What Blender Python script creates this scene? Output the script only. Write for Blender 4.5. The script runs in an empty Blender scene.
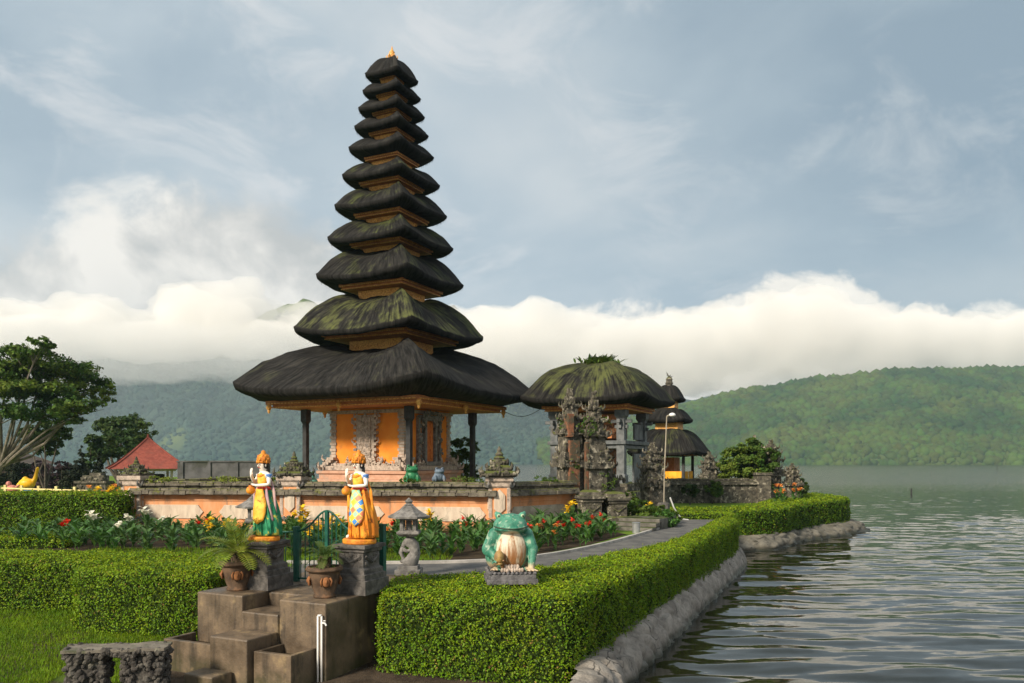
import bpy, bmesh, math, random
import numpy as np
from mathutils import Matrix, Vector, noise as mnoise

random.seed(7)
RNG = np.random.default_rng(11)
PI = math.pi
scene = bpy.context.scene
COL = scene.collection

# ------------------------------------------------------------------ camera, sky, sun, exposure
FPX, CX, HY, CAMZ = 800.0, 512.0, 462.0, 1.9
cam_data = bpy.data.cameras.new("camera")
cam = bpy.data.objects.new("camera", cam_data)
COL.objects.link(cam)
cam.location = (0, 0, CAMZ)
cam.rotation_euler = (PI / 2, 0, 0)
cam_data.sensor_width = 36.0
cam_data.lens = FPX / 1024 * 36.0
cam_data.shift_y = (HY - 341.5) / 1024
cam_data.clip_start = 0.1
cam_data.clip_end = 9000
scene.camera = cam

SUN_EL, SUN_AZ = math.radians(31), math.radians(-140)      # azimuth from +Y (view direction) towards +X
sdir = Vector((math.sin(SUN_AZ) * math.cos(SUN_EL), math.cos(SUN_AZ) * math.cos(SUN_EL), math.sin(SUN_EL)))
sl = bpy.data.lights.new("sun", 'SUN')
sl.energy = 3.7
sl.angle = math.radians(10)
sl.color = (1.0, 0.87, 0.70)
so = bpy.data.objects.new("sun", sl)
COL.objects.link(so)
so.rotation_euler = (-sdir).to_track_quat('-Z', 'Y').to_euler()
so.location = (-30, -30, 60)

vs = scene.view_settings
vs.view_transform = 'Standard'
vs.look = 'None'
vs.exposure = 0.68
vs.gamma = 1.0
scene.cycles.volume_bounces = 12
scene.cycles.max_bounces = 12
scene.cycles.transparent_max_bounces = 16
scene.cycles.use_denoising = True


class NT:
    """small wrapper that makes shader node trees short to write"""
    def __init__(self, tree):
        self.t = tree
        self.n = tree.nodes
        self.n.clear()

    def add(self, kind, **kw):
        nd = self.n.new(kind)
        ins = kw.pop('ins', {})
        for k, v in kw.items():
            setattr(nd, k, v)
        for k, v in ins.items():
            self.put(nd, k, v)
        return nd

    def put(self, nd, k, v):
        s = nd.inputs[k]
        if isinstance(v, bpy.types.NodeSocket):
            self.t.links.new(v, s)
        elif isinstance(v, bpy.types.Node):
            self.t.links.new(v.outputs[0], s)
        else:
            if isinstance(v, (tuple, list)) and len(v) == 3 and s.type == 'RGBA':
                v = tuple(v) + (1,)
            s.default_value = v

    def math(self, op, a, b=0.0, c=0.0, clamp=False):
        nd = self.add('ShaderNodeMath', operation=op, use_clamp=clamp)
        self.put(nd, 0, a); self.put(nd, 1, b)
        if len(nd.inputs) > 2:
            self.put(nd, 2, c)
        return nd.outputs[0]

    def mix(self, f, a, b, mode='MIX'):
        nd = self.add('ShaderNodeMix', data_type='RGBA', blend_type=mode)
        self.put(nd, 0, f); self.put(nd, 6, a); self.put(nd, 7, b)
        return nd.outputs[2]

    def ramp(self, f, stops, interp='LINEAR'):
        nd = self.add('ShaderNodeValToRGB')
        nd.color_ramp.interpolation = interp
        el = nd.color_ramp.elements
        while len(el) < len(stops):
            el.new(0.5)
        for e, (p, c) in zip(el, stops):
            e.position = p
            e.color = (c, c, c, 1) if isinstance(c, (int, float)) else tuple(c) + (1,)
        self.put(nd, 0, f)
        return nd.outputs[0]

    def noise(self, vec, scale, detail=4, rough=0.55, dist=0.0):
        nd = self.add('ShaderNodeTexNoise', ins={'Scale': scale, 'Detail': detail, 'Roughness': rough, 'Distortion': dist})
        if vec is not None:
            self.put(nd, 'Vector', vec)
        return nd.outputs[0]

    def sstep(self, x, lo, hi):
        nd = self.add('ShaderNodeMapRange', interpolation_type='SMOOTHSTEP')
        self.put(nd, 0, x); self.put(nd, 1, lo); self.put(nd, 2, hi)
        return nd.outputs[0]


def pix_dir(px, py):
    az = math.atan((px - CX) / FPX)
    return az, math.atan((HY - py) / FPX * math.cos(az))


def build_world():
    w = bpy.data.worlds.new("World")
    scene.world = w
    w.use_nodes = True
    t = NT(w.node_tree)
    tc = t.add('ShaderNodeTexCoord')
    sp = t.add('ShaderNodeSeparateXYZ', ins={0: tc.outputs['Generated']})
    x, y, z = sp.outputs
    az = t.math('ARCTAN2', x, y)
    el = t.math('ARCSINE', z)
    v = t.add('ShaderNodeCombineXYZ', ins={0: az, 1: el, 2: 0.0}).outputs[0]
    sky = t.add('ShaderNodeTexSky')
    sky.sky_type = 'NISHITA'
    sky.sun_disc = False
    sky.sun_elevation = SUN_EL
    sky.sun_rotation = SUN_AZ
    sky.altitude = 1200
    blue = t.mix(1.0, sky.outputs[0], (0.1, 0.1, 0.1), 'MULTIPLY')
    # thin high overcast: slow changes of grey and blue
    n1 = t.noise(t.add('ShaderNodeMapping', ins={0: v, 3: (1.5, 3.0, 1)}).outputs[0], 1.3, 6, 0.5, 0.3)
    n2 = t.noise(t.add('ShaderNodeMapping', ins={0: v, 1: (3, 1, 0), 3: (2.0, 3.6, 1)}).outputs[0], 2.4, 9, 0.62, 0.7)
    veil = t.ramp(n1, [(0.38, (0.26, 0.315, 0.36)), (0.50, (0.325, 0.375, 0.41)), (0.62, (0.41, 0.44, 0.455))])
    veil = t.mix(t.math('MULTIPLY', t.sstep(n2, 0.48, 0.72), 0.65), veil, (0.50, 0.505, 0.505))
    # darker, bluer weather to the right
    right = t.sstep(az, -0.15, 0.55)
    veil = t.mix(right, veil, t.mix(1.0, veil, (0.74, 0.785, 0.81), 'MULTIPLY'))
    base = t.mix(0.93, blue, veil)
    # bank of low cumulus round the lake
    pts = [(-100, 262), (0, 240), (60, 222), (120, 196), (200, 186), (270, 200), (330, 236), (395, 295), (480, 316),
           (560, 306), (640, 312), (720, 302), (810, 279), (880, 294), (950, 311), (1024, 304), (1150, 320)]
    fc = t.add('ShaderNodeFloatCurve')
    cu = fc.mapping.curves[0]
    keys = [(0.0, 0.35), (0.2, 0.35)] + [((pix_dir(a, b)[0] + 1.5) / 3.0, pix_dir(a, b)[1]) for a, b in pts] + [(0.85, 0.25), (1.0, 0.3)]
    while len(cu.points) < len(keys):
        cu.points.new(0.5, 0.5)
    for p, (a, b) in zip(cu.points, keys):
        p.location = (a, b)
        p.handle_type = 'AUTO'
    fc.mapping.update()
    t.put(fc, 'Value', t.math('DIVIDE', t.math('ADD', az, 1.5), 3.0))
    m1 = t.add('ShaderNodeMapping', ins={0: v, 3: (1.0, 1.25, 1)}).outputs[0]
    nb = t.noise(m1, 9, 9, 0.6, 0.3)
    nbig = t.noise(m1, 4.2, 5, 0.5, 0.4)
    wob = t.math('MULTIPLY', t.math('SUBTRACT', nb, 0.5), 0.15)
    h = t.math('SUBTRACT', t.math('ADD', fc.outputs[0], wob), el)
    left = t.sstep(az, -0.05, -0.35)
    soft = t.math('ADD', 0.012, t.math('MULTIPLY', left, 0.022))
    mask = t.sstep(h, t.math('MULTIPLY', soft, -0.6), soft)
    shade = t.math('ADD', t.math('MULTIPLY', nb, 0.6), t.math('MULTIPLY', nbig, 0.6))
    cw = t.ramp(shade, [(0.49, (0.35, 0.36, 0.36)), (0.58, (0.46, 0.455, 0.44)), (0.66, (0.60, 0.58, 0.545))])
    warm = t.ramp(shade, [(0.36, (0.47, 0.46, 0.43)), (0.54, (0.60, 0.58, 0.535)), (0.68, (0.70, 0.67, 0.61))])
    cw = t.mix(right, cw, warm)
    # the bank is thickest and brightest near its sunlit top
    deep = t.sstep(h, 0.05, 0.19)
    cw = t.mix(t.math('MULTIPLY', deep, 0.45), cw, (0.40, 0.405, 0.40))
    col = t.mix(mask, base, cw)
    # unseen sky overhead: an even grey, brightened as fill light
    col = t.mix(t.sstep(el, 0.50, 0.95), col, (0.42, 0.435, 0.45))
    # below the horizon: dull green-grey land
    col = t.mix(t.sstep(el, 0.0, -0.05), col, (0.10, 0.12, 0.09))
    bg = t.add('ShaderNodeBackground', ins={0: col, 1: 1.0})
    out = t.add('ShaderNodeOutputWorld', ins={0: bg})
    w.cycles.sampling_method = 'AUTOMATIC'


build_world()


# ------------------------------------------------------------------ helpers
def P(px, py, d):
    """the point at depth d that the photograph shows at pixel (px, py): used to survey positions"""
    return Vector(((px - CX) / FPX * d, d, CAMZ + (HY - py) / FPX * d))


def G(px, py, z=0.0):
    """the point on the level z seen at pixel (px, py)"""
    return P(px, py, (CAMZ - z) * FPX / (py - HY))


class MB:
    """collects shapes; build() links them as one mesh object"""
    def __init__(self, M=None):
        self.v, self.f, self.mi, self.uv = [], [], [], {}
        self.M = M or Matrix.Identity(4)
        self.cur = 0

    def add(self, vs_, fs_):
        o = len(self.v)
        M = self.M
        self.v += [tuple(M @ Vector(p)) for p in vs_]
        self.f += [tuple(i + o for i in f) for f in fs_]
        self.mi += [self.cur] * len(fs_)
        return o

    def box(self, c, s, rz=0.0, top=1.0, skew=(0, 0)):
        """box of full size s centred at c; top scales the upper face"""
        hx, hy, hz = s[0] / 2, s[1] / 2, s[2] / 2
        cs, sn = math.cos(rz), math.sin(rz)
        pts = []
        for zz, k, sk in ((-hz, 1.0, 0), (hz, top, 1)):
            for xx, yy in ((-hx, -hy), (hx, -hy), (hx, hy), (-hx, hy)):
                xx, yy = xx * k + skew[0] * sk, yy * k + skew[1] * sk
                pts.append((c[0] + xx * cs - yy * sn, c[1] + xx * sn + yy * cs, c[2] + zz))
        self.add(pts, [(3, 2, 1, 0), (4, 5, 6, 7), (0, 1, 5, 4), (1, 2, 6, 5), (2, 3, 7, 6), (3, 0, 4, 7)])

    def stack(self, c, prof, n=4, rot=PI / 4, sx=1.0, sy=1.0):
        """lathe of (half width, z) rings; n=4 gives square mouldings"""
        k = 1 / math.cos(PI / n) if n <= 8 else 1.0
        pts, fs_ = [], []
        for r, z in prof:
            for i in range(n):
                a = rot + 2 * PI * i / n
                pts.append((c[0] + r * k * math.cos(a) * sx, c[1] + r * k * math.sin(a) * sy, c[2] + z))
        for j in range(len(prof) - 1):
            for i in range(n):
                i2 = (i + 1) % n
                fs_.append((j * n + i, j * n + i2, (j + 1) * n + i2, (j + 1) * n + i))
        fs_.append(tuple(range(n - 1, -1, -1)))
        fs_.append(tuple((len(prof) - 1) * n + i for i in range(n)))
        self.add(pts, fs_)

    def lathe(self, c, prof, n=16, sx=1.0, sy=1.0):
        self.stack(c, prof, n, 0.0, sx, sy)

    def ell(self, c, r, n=10, m=7, rot=None):
        if isinstance(r, (int, float)):
            r = (r, r, r)
        pts = [Vector((0, 0, -r[2]))]
        for j in range(1, m):
            th = PI * j / m
            for i in range(n):
                ph = 2 * PI * i / n
                pts.append(Vector((r[0] * math.sin(th) * math.cos(ph), r[1] * math.sin(th) * math.sin(ph), -r[2] * math.cos(th))))
        pts.append(Vector((0, 0, r[2])))
        if rot is not None:
            pts = [rot @ p for p in pts]
        pts = [p + Vector(c) for p in pts]
        fs_ = []
        for i in range(n):
            i2 = (i + 1) % n
            fs_.append((0, 1 + i2, 1 + i))
            for j in range(m - 2):
                a, b = 1 + j * n, 1 + (j + 1) * n
                fs_.append((a + i, a + i2, b + i2, b + i))
            fs_.append((1 + (m - 2) * n + i, 1 + (m - 2) * n + i2, len(pts) - 1))
        self.add(pts, fs_)

    def tube(self, pts, rad, n=8, flat=1.0):
        pts = [Vector(p) for p in pts]
        if isinstance(rad, (int, float)):
            rad = [rad] * len(pts)
        out, fs_ = [], []
        ref = Vector((0, 0, 1))
        if abs((pts[-1] - pts[0]).normalized().z) > 0.9:
            ref = Vector((0, 1, 0))
        for k, p in enumerate(pts):
            d = (pts[min(k + 1, len(pts) - 1)] - pts[max(k - 1, 0)]).normalized()
            s = d.cross(ref)
            if s.length < 1e-4:
                s = d.orthogonal()
            s.normalize()
            u = s.cross(d).normalized()
            for i in range(n):
                a = 2 * PI * i / n
                out.append(p + (s * math.cos(a) + u * math.sin(a) * flat) * rad[k])
        for k in range(len(pts) - 1):
            for i in range(n):
                i2 = (i + 1) % n
                fs_.append((k * n + i, k * n + i2, (k + 1) * n + i2, (k + 1) * n + i))
        fs_.append(tuple(range(n - 1, -1, -1)))
        fs_.append(tuple((len(pts) - 1) * n + i for i in range(n)))
        self.add(out, fs_)

    def prism(self, outline, y0, y1, plane='xz', c=(0, 0, 0)):
        """outline of 2-D points pushed from y0 to y1"""
        n = len(outline)
        pts = []
        for yy in (y0, y1):
            for a, b in outline:
                p = {'xz': (a, yy, b), 'yz': (yy, a, b), 'xy': (a, b, yy)}[plane]
                pts.append((p[0] + c[0], p[1] + c[1], p[2] + c[2]))
        fs_ = [tuple(range(n)), tuple(range(2 * n - 1, n - 1, -1))]
        for i in range(n):
            i2 = (i + 1) % n
            fs_.append((i2, i, n + i, n + i2))
        self.add(pts, fs_)

    def blade(self, base, direction, length, width, droop=0.5, n=4, fold=0.0, side=None):
        """a leaf: strip that starts along direction and droops"""
        d = Vector(direction).normalized()
        s = side or d.cross(Vector((0, 0, 1)))
        if s.length < 1e-3:
            s = Vector((1, 0, 0))
        s = s.normalized()
        p = Vector(base)
        pts, fs_ = [], []
        for k in range(n + 1):
            t = k / n
            w = width * (math.sin(PI * min(0.97, 0.12 + 0.88 * t)) ** 0.7)
            up = s.cross(d).normalized()
            pts += [p - s * w / 2 + up * fold * w, p, p + s * w / 2 + up * fold * w]
            p = p + d * (length / n)
            d = (d + Vector((0, 0, -droop / n))).normalized()
        for k in range(n):
            a = k * 3
            fs_ += [(a, a + 1, a + 4, a + 3), (a + 1, a + 2, a + 5, a + 4)]
        self.add(pts, fs_)

    def build(self, name, mats, parent=None, smooth=False, bevel=0.0):
        me = bpy.data.meshes.new(name)
        me.from_pydata(self.v, [], self.f)
        if not isinstance(mats, (list, tuple)):
            mats = [mats]
        for m in mats:
            me.materials.append(m)
        if len(mats) > 1:
            me.polygons.foreach_set('material_index', self.mi)
        if smooth:
            me.polygons.foreach_set('use_smooth', [True] * len(me.polygons))
        me.update()
        o = bpy.data.objects.new(name, me)
        COL.objects.link(o)
        if parent is not None:
            o.parent = parent
        if bevel:
            b = o.modifiers.new('bevel', 'BEVEL')
            b.width = bevel; b.segments = 2; b.limit_method = 'ANGLE'; b.angle_limit = 0.6
        return o


def big_mesh(name, verts, quads, mats, parent=None, smooth=False, mi=None, uv=None):
    """fast path for numpy arrays; quads may be an (n,3) or (n,4) array"""
    verts = np.asarray(verts, np.float32); quads = np.asarray(quads, np.int32)
    me = bpy.data.meshes.new(name)
    k = quads.shape[1]
    me.vertices.add(len(verts)); me.vertices.foreach_set('co', verts.ravel())
    me.loops.add(quads.size); me.loops.foreach_set('vertex_index', quads.ravel())
    me.polygons.add(len(quads)); me.polygons.foreach_set('loop_start', np.arange(0, quads.size, k, dtype=np.int32))
    for m in (mats if isinstance(mats, (list, tuple)) else [mats]):
        me.materials.append(m)
    if mi is not None:
        me.polygons.foreach_set('material_index', np.asarray(mi, np.int32))
    if smooth:
        me.polygons.foreach_set('use_smooth', np.ones(len(quads), bool))
    if uv is not None:
        l = me.uv_layers.new(name='UVMap')
        l.data.foreach_set('uv', np.asarray(uv, np.float32)[quads.ravel()].ravel())
    me.update(calc_edges=True)
    me.validate()
    o = bpy.data.objects.new(name, me)
    COL.objects.link(o)
    if parent is not None:
        o.parent = parent
    return o


def tag(o, label=None, cat=None, group=None, kind=None):
    if label: o['label'] = label
    if cat: o['category'] = cat
    if group: o['group'] = group
    if kind: o['kind'] = kind
    return o


def thing(name, label, cat, loc=(0, 0, 0), rz=0.0, group=None):
    o = bpy.data.objects.new(name, None)
    o.empty_display_size = 0.2
    COL.objects.link(o)
    o.location = loc
    o.rotation_euler = (0, 0, rz)
    return tag(o, label, cat, group)


def copy_tree(o, parent=None):
    c = o.copy()
    COL.objects.link(c)
    if parent is not None:
        c.parent = parent
    for ch in list(o.children):
        copy_tree(ch, c)
    return c


def bake(o):
    """replace an object's mesh by its evaluated (modifier-applied) mesh"""
    dg = bpy.context.evaluated_depsgraph_get()
    me = bpy.data.meshes.new_from_object(o.evaluated_get(dg))
    o.modifiers.clear()
    o.data = me
    return o


# ------------------------------------------------------------------ materials
MATS = {}


def mat(name, c1, c2=None, scale=6.0, rough=0.8, bump=0.25, bscale=None, c3=None, s3=2.0, lo3=0.52, hi3=0.66,
        topmoss=None, moss_amt=0.5, metallic=0.0, stretch=(1, 1, 1), spec=0.3, coord='Object', bdist=0.02, island=0.0,
        trans=0.0, rlo=None):
    """procedural surface: two noise-mixed tones, an optional third in patches, an optional growth on up-facing parts"""
    m = bpy.data.materials.new(name)
    m.use_nodes = True
    t = NT(m.node_tree)
    tc = t.add('ShaderNodeTexCoord')
    mp = t.add('ShaderNodeMapping', ins={0: tc.outputs[coord], 3: stretch}).outputs[0]
    n1 = t.noise(mp, scale, 6, 0.6)
    col = t.mix(t.sstep(n1, 0.35, 0.66), c1, c2 or c1)
    if c3:
        n3 = t.noise(mp, s3, 5, 0.65, 0.4)
        col = t.mix(t.sstep(n3, lo3, hi3), col, c3)
    if topmoss:
        geo = t.add('ShaderNodeNewGeometry')
        nz = t.add('ShaderNodeSeparateXYZ', ins={0: geo.outputs['Normal']}).outputs[2]
        nm = t.noise(mp, scale * 0.6, 6, 0.65)
        f = t.math('ADD', t.math('MULTIPLY', nz, 0.45), nm)
        col = t.mix(t.sstep(f, 1.0 - moss_amt, 1.18 - moss_amt), col, topmoss)
    if island:
        geo = t.add('ShaderNodeNewGeometry')
        r = geo.outputs['Random Per Island']
        hsv = t.add('ShaderNodeHueSaturation', ins={'Color': col,
                    'Hue': t.math('ADD', 0.5, t.math('MULTIPLY', t.math('SUBTRACT', r, 0.5), 0.07 * island)),
                    'Value': t.math('ADD', 1.0 - 0.4 * island, t.math('MULTIPLY', r, 0.8 * island))})
        col = hsv.outputs[0]
    bs = t.add('ShaderNodeBsdfPrincipled', ins={'Base Color': col, 'Roughness': rough, 'Metallic': metallic})
    if rlo is not None:
        t.put(bs, 'Roughness', t.ramp(n1, [(0.35, rlo), (0.65, rough)]))
    bs.inputs['Specular IOR Level'].default_value = spec
    if bump:
        nb = t.noise(mp, bscale or scale * 4, 6, 0.65)
        b = t.add('ShaderNodeBump', ins={'Strength': bump, 'Distance': bdist, 'Height': nb})
        t.put(bs, 'Normal', b)
    sh = bs.outputs[0]
    if trans:
        tr = t.add('ShaderNodeBsdfTranslucent', ins={0: col})
        sh = t.add('ShaderNodeMixShader', ins={0: trans, 1: sh, 2: tr}).outputs[0]
    t.add('ShaderNodeOutputMaterial', ins={0: sh})
    MATS[name] = m
    return m
# ------------------------------------------------------------------ far setting: lake, hills, forest, clouds, haze
WZ = -1.35


def interp(xs, ys, x):
    return np.interp(x, xs, ys)


def fbm(x, y, sc, octv=5, seed=0.0):
    out = np.zeros(x.shape)
    it = np.nditer([x, y, out], op_flags=[['readonly'], ['readonly'], ['writeonly']])
    for a, b, o in it:
        o[...] = mnoise.fractal(Vector((float(a) * sc + seed, float(b) * sc, seed)), 1.0, 2.0, octv, noise_basis='PERLIN_ORIGINAL')
    return out


def lake_material():
    m = bpy.data.materials.new('lake_water')
    m.use_nodes = True
    t = NT(m.node_tree)
    tc = t.add('ShaderNodeTexCoord')
    o = tc.outputs['Object']
    d = t.add('ShaderNodeSeparateXYZ', ins={0: o}).outputs[1]
    warp = t.noise(o, 0.03, 3)
    b = t.noise(t.add('ShaderNodeMapping', ins={0: o, 2: (0, 0, -0.2), 3: (1.4, 3.4, 1)}).outputs[0], 1.0, 2, 0.5, 0.3)
    calm = t.sstep(t.math('ADD', d, t.math('MULTIPLY', warp, 30)), 135, 122)
    st = t.math('ADD', 0.9, t.math('MULTIPLY', calm, -0.6))
    rip = t.add('ShaderNodeTexNoise', ins={'Vector': t.add('ShaderNodeMapping', ins={0: o, 3: (2.0, 5.5, 1)}).outputs[0], 'Scale': 1.0, 'Detail': 3.0, 'Roughness': 0.6})
    c0 = t.add('ShaderNodeVectorMath', operation='SUBTRACT', ins={0: rip.outputs['Color'], 1: (0.5, 0.5, 0.5)}).outputs[0]
    k = t.math('ADD', 0.12, t.math('MULTIPLY', t.sstep(d, 60, 150), 0.85))
    c1 = t.add('ShaderNodeVectorMath', operation='MULTIPLY', ins={0: c0, 1: (0.5, 1.0, 0.0)}).outputs[0]
    sc_ = t.add('ShaderNodeVectorMath', operation='SCALE', ins={0: c1}); t.put(sc_, 'Scale', k)
    geo = t.add('ShaderNodeNewGeometry')
    ad = t.add('ShaderNodeVectorMath', operation='ADD', ins={0: geo.outputs['Normal'], 1: sc_.outputs[0]}).outputs[0]
    bmp = t.add('ShaderNodeVectorMath', operation='NORMALIZE', ins={0: ad})
    far_r = t.sstep(d, 40, 130)
    rg_ = t.math('ADD', 0.04, t.math('ADD', t.math('MULTIPLY', far_r, 0.05), t.math('MULTIPLY', t.math('SUBTRACT', 1.0, calm), 0.04)))
    deep = t.mix(t.noise(o, 0.2, 3), (0.010, 0.011, 0.006), (0.020, 0.020, 0.010))
    bs = t.add('ShaderNodeBsdfPrincipled', ins={'Base Color': deep, 'Roughness': rg_, 'IOR': 1.33, 'Normal': bmp})
    bs.inputs['Specular IOR Level'].default_value = 0.5
    t.add('ShaderNodeOutputMaterial', ins={0: bs})
    return m


# right-hand hill across the lake
forest_c = mat('forest_leaf', (0.022, 0.045, 0.008), (0.054, 0.082, 0.012), 0.015, 0.9, 0, island=0.7, spec=0.1,
               c3=(0.064, 0.086, 0.013), s3=0.006, lo3=0.5, hi3=0.62)
hill_m = mat('hill_ground', (0.04, 0.065, 0.018), (0.08, 0.105, 0.026), 0.02, 0.95, 0.4, 0.3, bdist=2.0, spec=0.1)


def hill(name, xs, dn, df, ridge, seed, rough, m, nx=150, ny=44, base=WZ):
    """slope between the shore depth dn(x) and the crest depth df(x); ridge(x) is the crest height"""
    u = np.linspace(0, 1, ny)
    X, U = np.meshgrid(xs, u)
    N, F, R = np.interp(X, *dn), np.interp(X, *df), np.interp(X, *ridge)
    Y = N + (F - N) * U
    n = fbm(X, Y, 0.006, 5, seed)
    gully = np.abs(fbm(X + 0.25 * Y, Y * 0.15, 0.011, 3, seed + 5))
    prof = np.where(U < 0.85, (U / 0.85) ** 0.85, 1 - (U - 0.85) * 1.5)
    Z = base + 1.5 + R * prof + rough * n * np.sin(PI * np.clip(U, 0, 1)) - gully * rough * 1.4 * np.sin(PI * np.clip(U * 1.05, 0, 1))
    Z[0, :] = base - 1
    Z = np.maximum(Z, base - 1)
    V = np.stack([X, Y, Z], -1).reshape(-1, 3)
    i = np.arange(ny - 1)[:, None] * len(xs) + np.arange(len(xs) - 1)[None]
    Q = np.stack([i, i + 1, i + 1 + len(xs), i + len(xs)], -1).reshape(-1, 4)
    o = big_mesh(name, V, Q, m, smooth=True)
    tag(o, kind='structure')
    return X, Y, Z


def crowns(name, pts, rad, m, label, cat):
    """many low tree crowns as one far forest"""
    bm = bmesh.new()
    bmesh.ops.create_icosphere(bm, subdivisions=1, radius=1)
    bv = np.array([v.co[:] for v in bm.verts]); bf = np.array([[v.index for v in f.verts] for f in bm.faces])
    bm.free()
    n = len(pts)
    jit = 1 + 0.35 * (RNG.random((n, len(bv), 1)) - 0.5)
    sc = rad[:, None, None] * np.array([1, 1, 1.0]) * (1 + 0.3 * (RNG.random((n, 1, 3)) - 0.5))
    V = bv[None] * jit * sc + pts[:, None, :]
    Fc = bf[None] + (np.arange(n) * len(bv))[:, None, None]
    o = big_mesh(name, V.reshape(-1, 3), Fc.reshape(-1, 3), m)
    tag(o, label, cat, kind='stuff')
    return o


def sample_hill(X, Y, Z, n, lo=0.0, hi=0.93):
    ny, nx = X.shape
    i = RNG.random(n) * (nx - 1.001); j = (lo + (hi - lo) * RNG.random(n)) * (ny - 1.001)
    i0, j0 = i.astype(int), j.astype(int); fi, fj = i - i0, j - j0
    f = lambda A: (A[j0, i0] * (1 - fi) + A[j0, i0 + 1] * fi) * (1 - fj) + (A[j0 + 1, i0] * (1 - fi) + A[j0 + 1, i0 + 1] * fi) * fj
    return np.stack([f(X), f(Y), f(Z)], -1)


def ridge_z(px, py, d):
    return CAMZ + (HY - py) / FPX * d


hx = np.linspace(40, 960, 170)
rx = [40, 150, 260, 330, 430, 520, 620, 760, 960]
rz = [34, 60, 88, 107, 122, 130, 135, 140, 142]
HX = hill('forested_hill', hx, ([40, 300, 960], [1010, 860, 800]), ([40, 300, 960], [1215, 1190, 1180]), (rx, rz), 3.3, 9, hill_m)
pts = sample_hill(*HX, 30000)
crowns('hill_forest', pts, 2.0 + 5.5 * RNG.random(len(pts)) ** 3, forest_c, 'dense green forest covering the hill across the lake', 'forest')

# far mountain behind the temple, outside the lake basin's air
mount_m = mat('mountain_ground', (0.018, 0.042, 0.032), (0.042, 0.070, 0.046), 0.008, 0.95, 0.5, 0.06, bdist=6.0, spec=0.1,
              c3=(0.10, 0.13, 0.045), s3=0.003, lo3=0.55, hi3=0.62)
mx = np.linspace(-1700, 900, 200)
MX = hill('misty_mountain', mx, ([-1700, 900], [1290, 1300]), ([-1700, 900], [2150, 2150]),
          ([-1700, -1200, -800, -640, -520, -420, -250, -150, 0, 240, 600, 900], [330, 320, 320, 360, 424, 385, 320, 396, 255, 165, 170, 170]), 8.1, 42, mount_m, ny=70)
pts = sample_hill(*MX, 30000, hi=0.75)
mforest = mat('mountain_leaf', (0.016, 0.038, 0.028), (0.038, 0.066, 0.042), 0.01, 0.9, 0, island=0.8, spec=0.1)
crowns('mountain_forest', pts, 2.8 + 4.6 * RNG.random(len(pts)) ** 2, mforest, 'hazy blue green forest on the mountain behind the temple', 'forest')


def volume_mat(name, color, density, aniso):
    m = bpy.data.materials.new(name)
    m.use_nodes = True
    t = NT(m.node_tree)
    pv = t.add('ShaderNodeVolumePrincipled', ins={'Color': color, 'Density': density, 'Anisotropy': aniso})
    out = t.add('ShaderNodeOutputMaterial')
    t.t.links.new(pv.outputs[0], out.inputs['Volume'])
    return m


def cloud(name, blobs, density, label, voxel=14, lump=22, seed=0):
    b = MB()
    rg = random.Random(seed)
    for (px, py, d, rw, rh) in blobs:
        c = P(px, py, d)
        k = d / FPX
        b.ell(c, (rw * k, rw * k * 0.55, rh * k), 14, 9)
        for _ in range(7):
            a = rg.uniform(0, 2 * PI); e = rg.uniform(-0.2, 1.0)
            q = c + Vector((math.cos(a) * rw * k * 0.75, math.sin(a) * rw * k * 0.35, e * rh * k * 0.7))
            s = rg.uniform(0.3, 0.5) * min(rw, rh) * k
            b.ell(q, (s * 1.3, s, s), 10, 7)
    o = b.build(name, volume_mat(name, (0.985, 0.975, 0.955), density, 0.0))
    r = o.modifiers.new('remesh', 'REMESH'); r.mode = 'VOXEL'; r.voxel_size = voxel
    tx = bpy.data.textures.new(name, 'CLOUDS'); tx.noise_scale = 65; tx.noise_depth = 3
    dm = o.modifiers.new('lumps', 'DISPLACE'); dm.texture = tx; dm.strength = lump * 2; dm.texture_coords = 'GLOBAL'
    t2 = bpy.data.textures.new(name, 'CLOUDS'); t2.noise_scale = 24; t2.noise_depth = 3
    d2 = o.modifiers.new('billows', 'DISPLACE'); d2.texture = t2; d2.strength = lump * 0.9; d2.texture_coords = 'GLOBAL'
    bake(o)
    tag(o, label, 'cloud', kind='stuff')
    return o


rb = random.Random(12)
bank_blobs = [(-150, 325, 1650, 170, 34), (20, 340, 1600, 120, 22), (150, 342, 1600, 90, 20), (262, 340, 1600, 70, 18), (350, 342, 1620, 80, 16), (440, 344, 1640, 70, 16)]
for q in range(34):
    px = rb.uniform(-120, 330)
    top = 332 - 26 * math.exp(-((px - 170) / 110) ** 2) - 14 * math.exp(-((px + 10) / 70) ** 2)
    r_ = rb.uniform(13, 30)
    bank_blobs.append((px, rb.uniform(top, 335), rb.uniform(1580, 1720), r_ * 1.5, r_))
cloud('cloud_bank', bank_blobs, 0.018, 'bright low cloud lying across the mountain on the left', voxel=9, lump=16, seed=2)
cloud('cloud_veil', [(-100, 370, 1450, 220, 36), (120, 352, 1420, 200, 30), (330, 358, 1400, 180, 26), (480, 360, 1400, 150, 34)], 0.0028,
      'thin ragged mist hanging under the cloud on the mountain', seed=4)
ridge_extra = []
for q in range(44):
    px = rb.uniform(470, 1120)
    top = float(np.interp(px, [470, 560, 640, 720, 810, 880, 950, 1024, 1120], [322, 316, 322, 312, 292, 306, 324, 316, 322]))
    r_ = rb.uniform(8, 24)
    ridge_extra.append((px, top + r_ * 0.55 + abs(rb.gauss(0, 9)), rb.uniform(1400, 1520), r_ * 1.5, r_))
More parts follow.
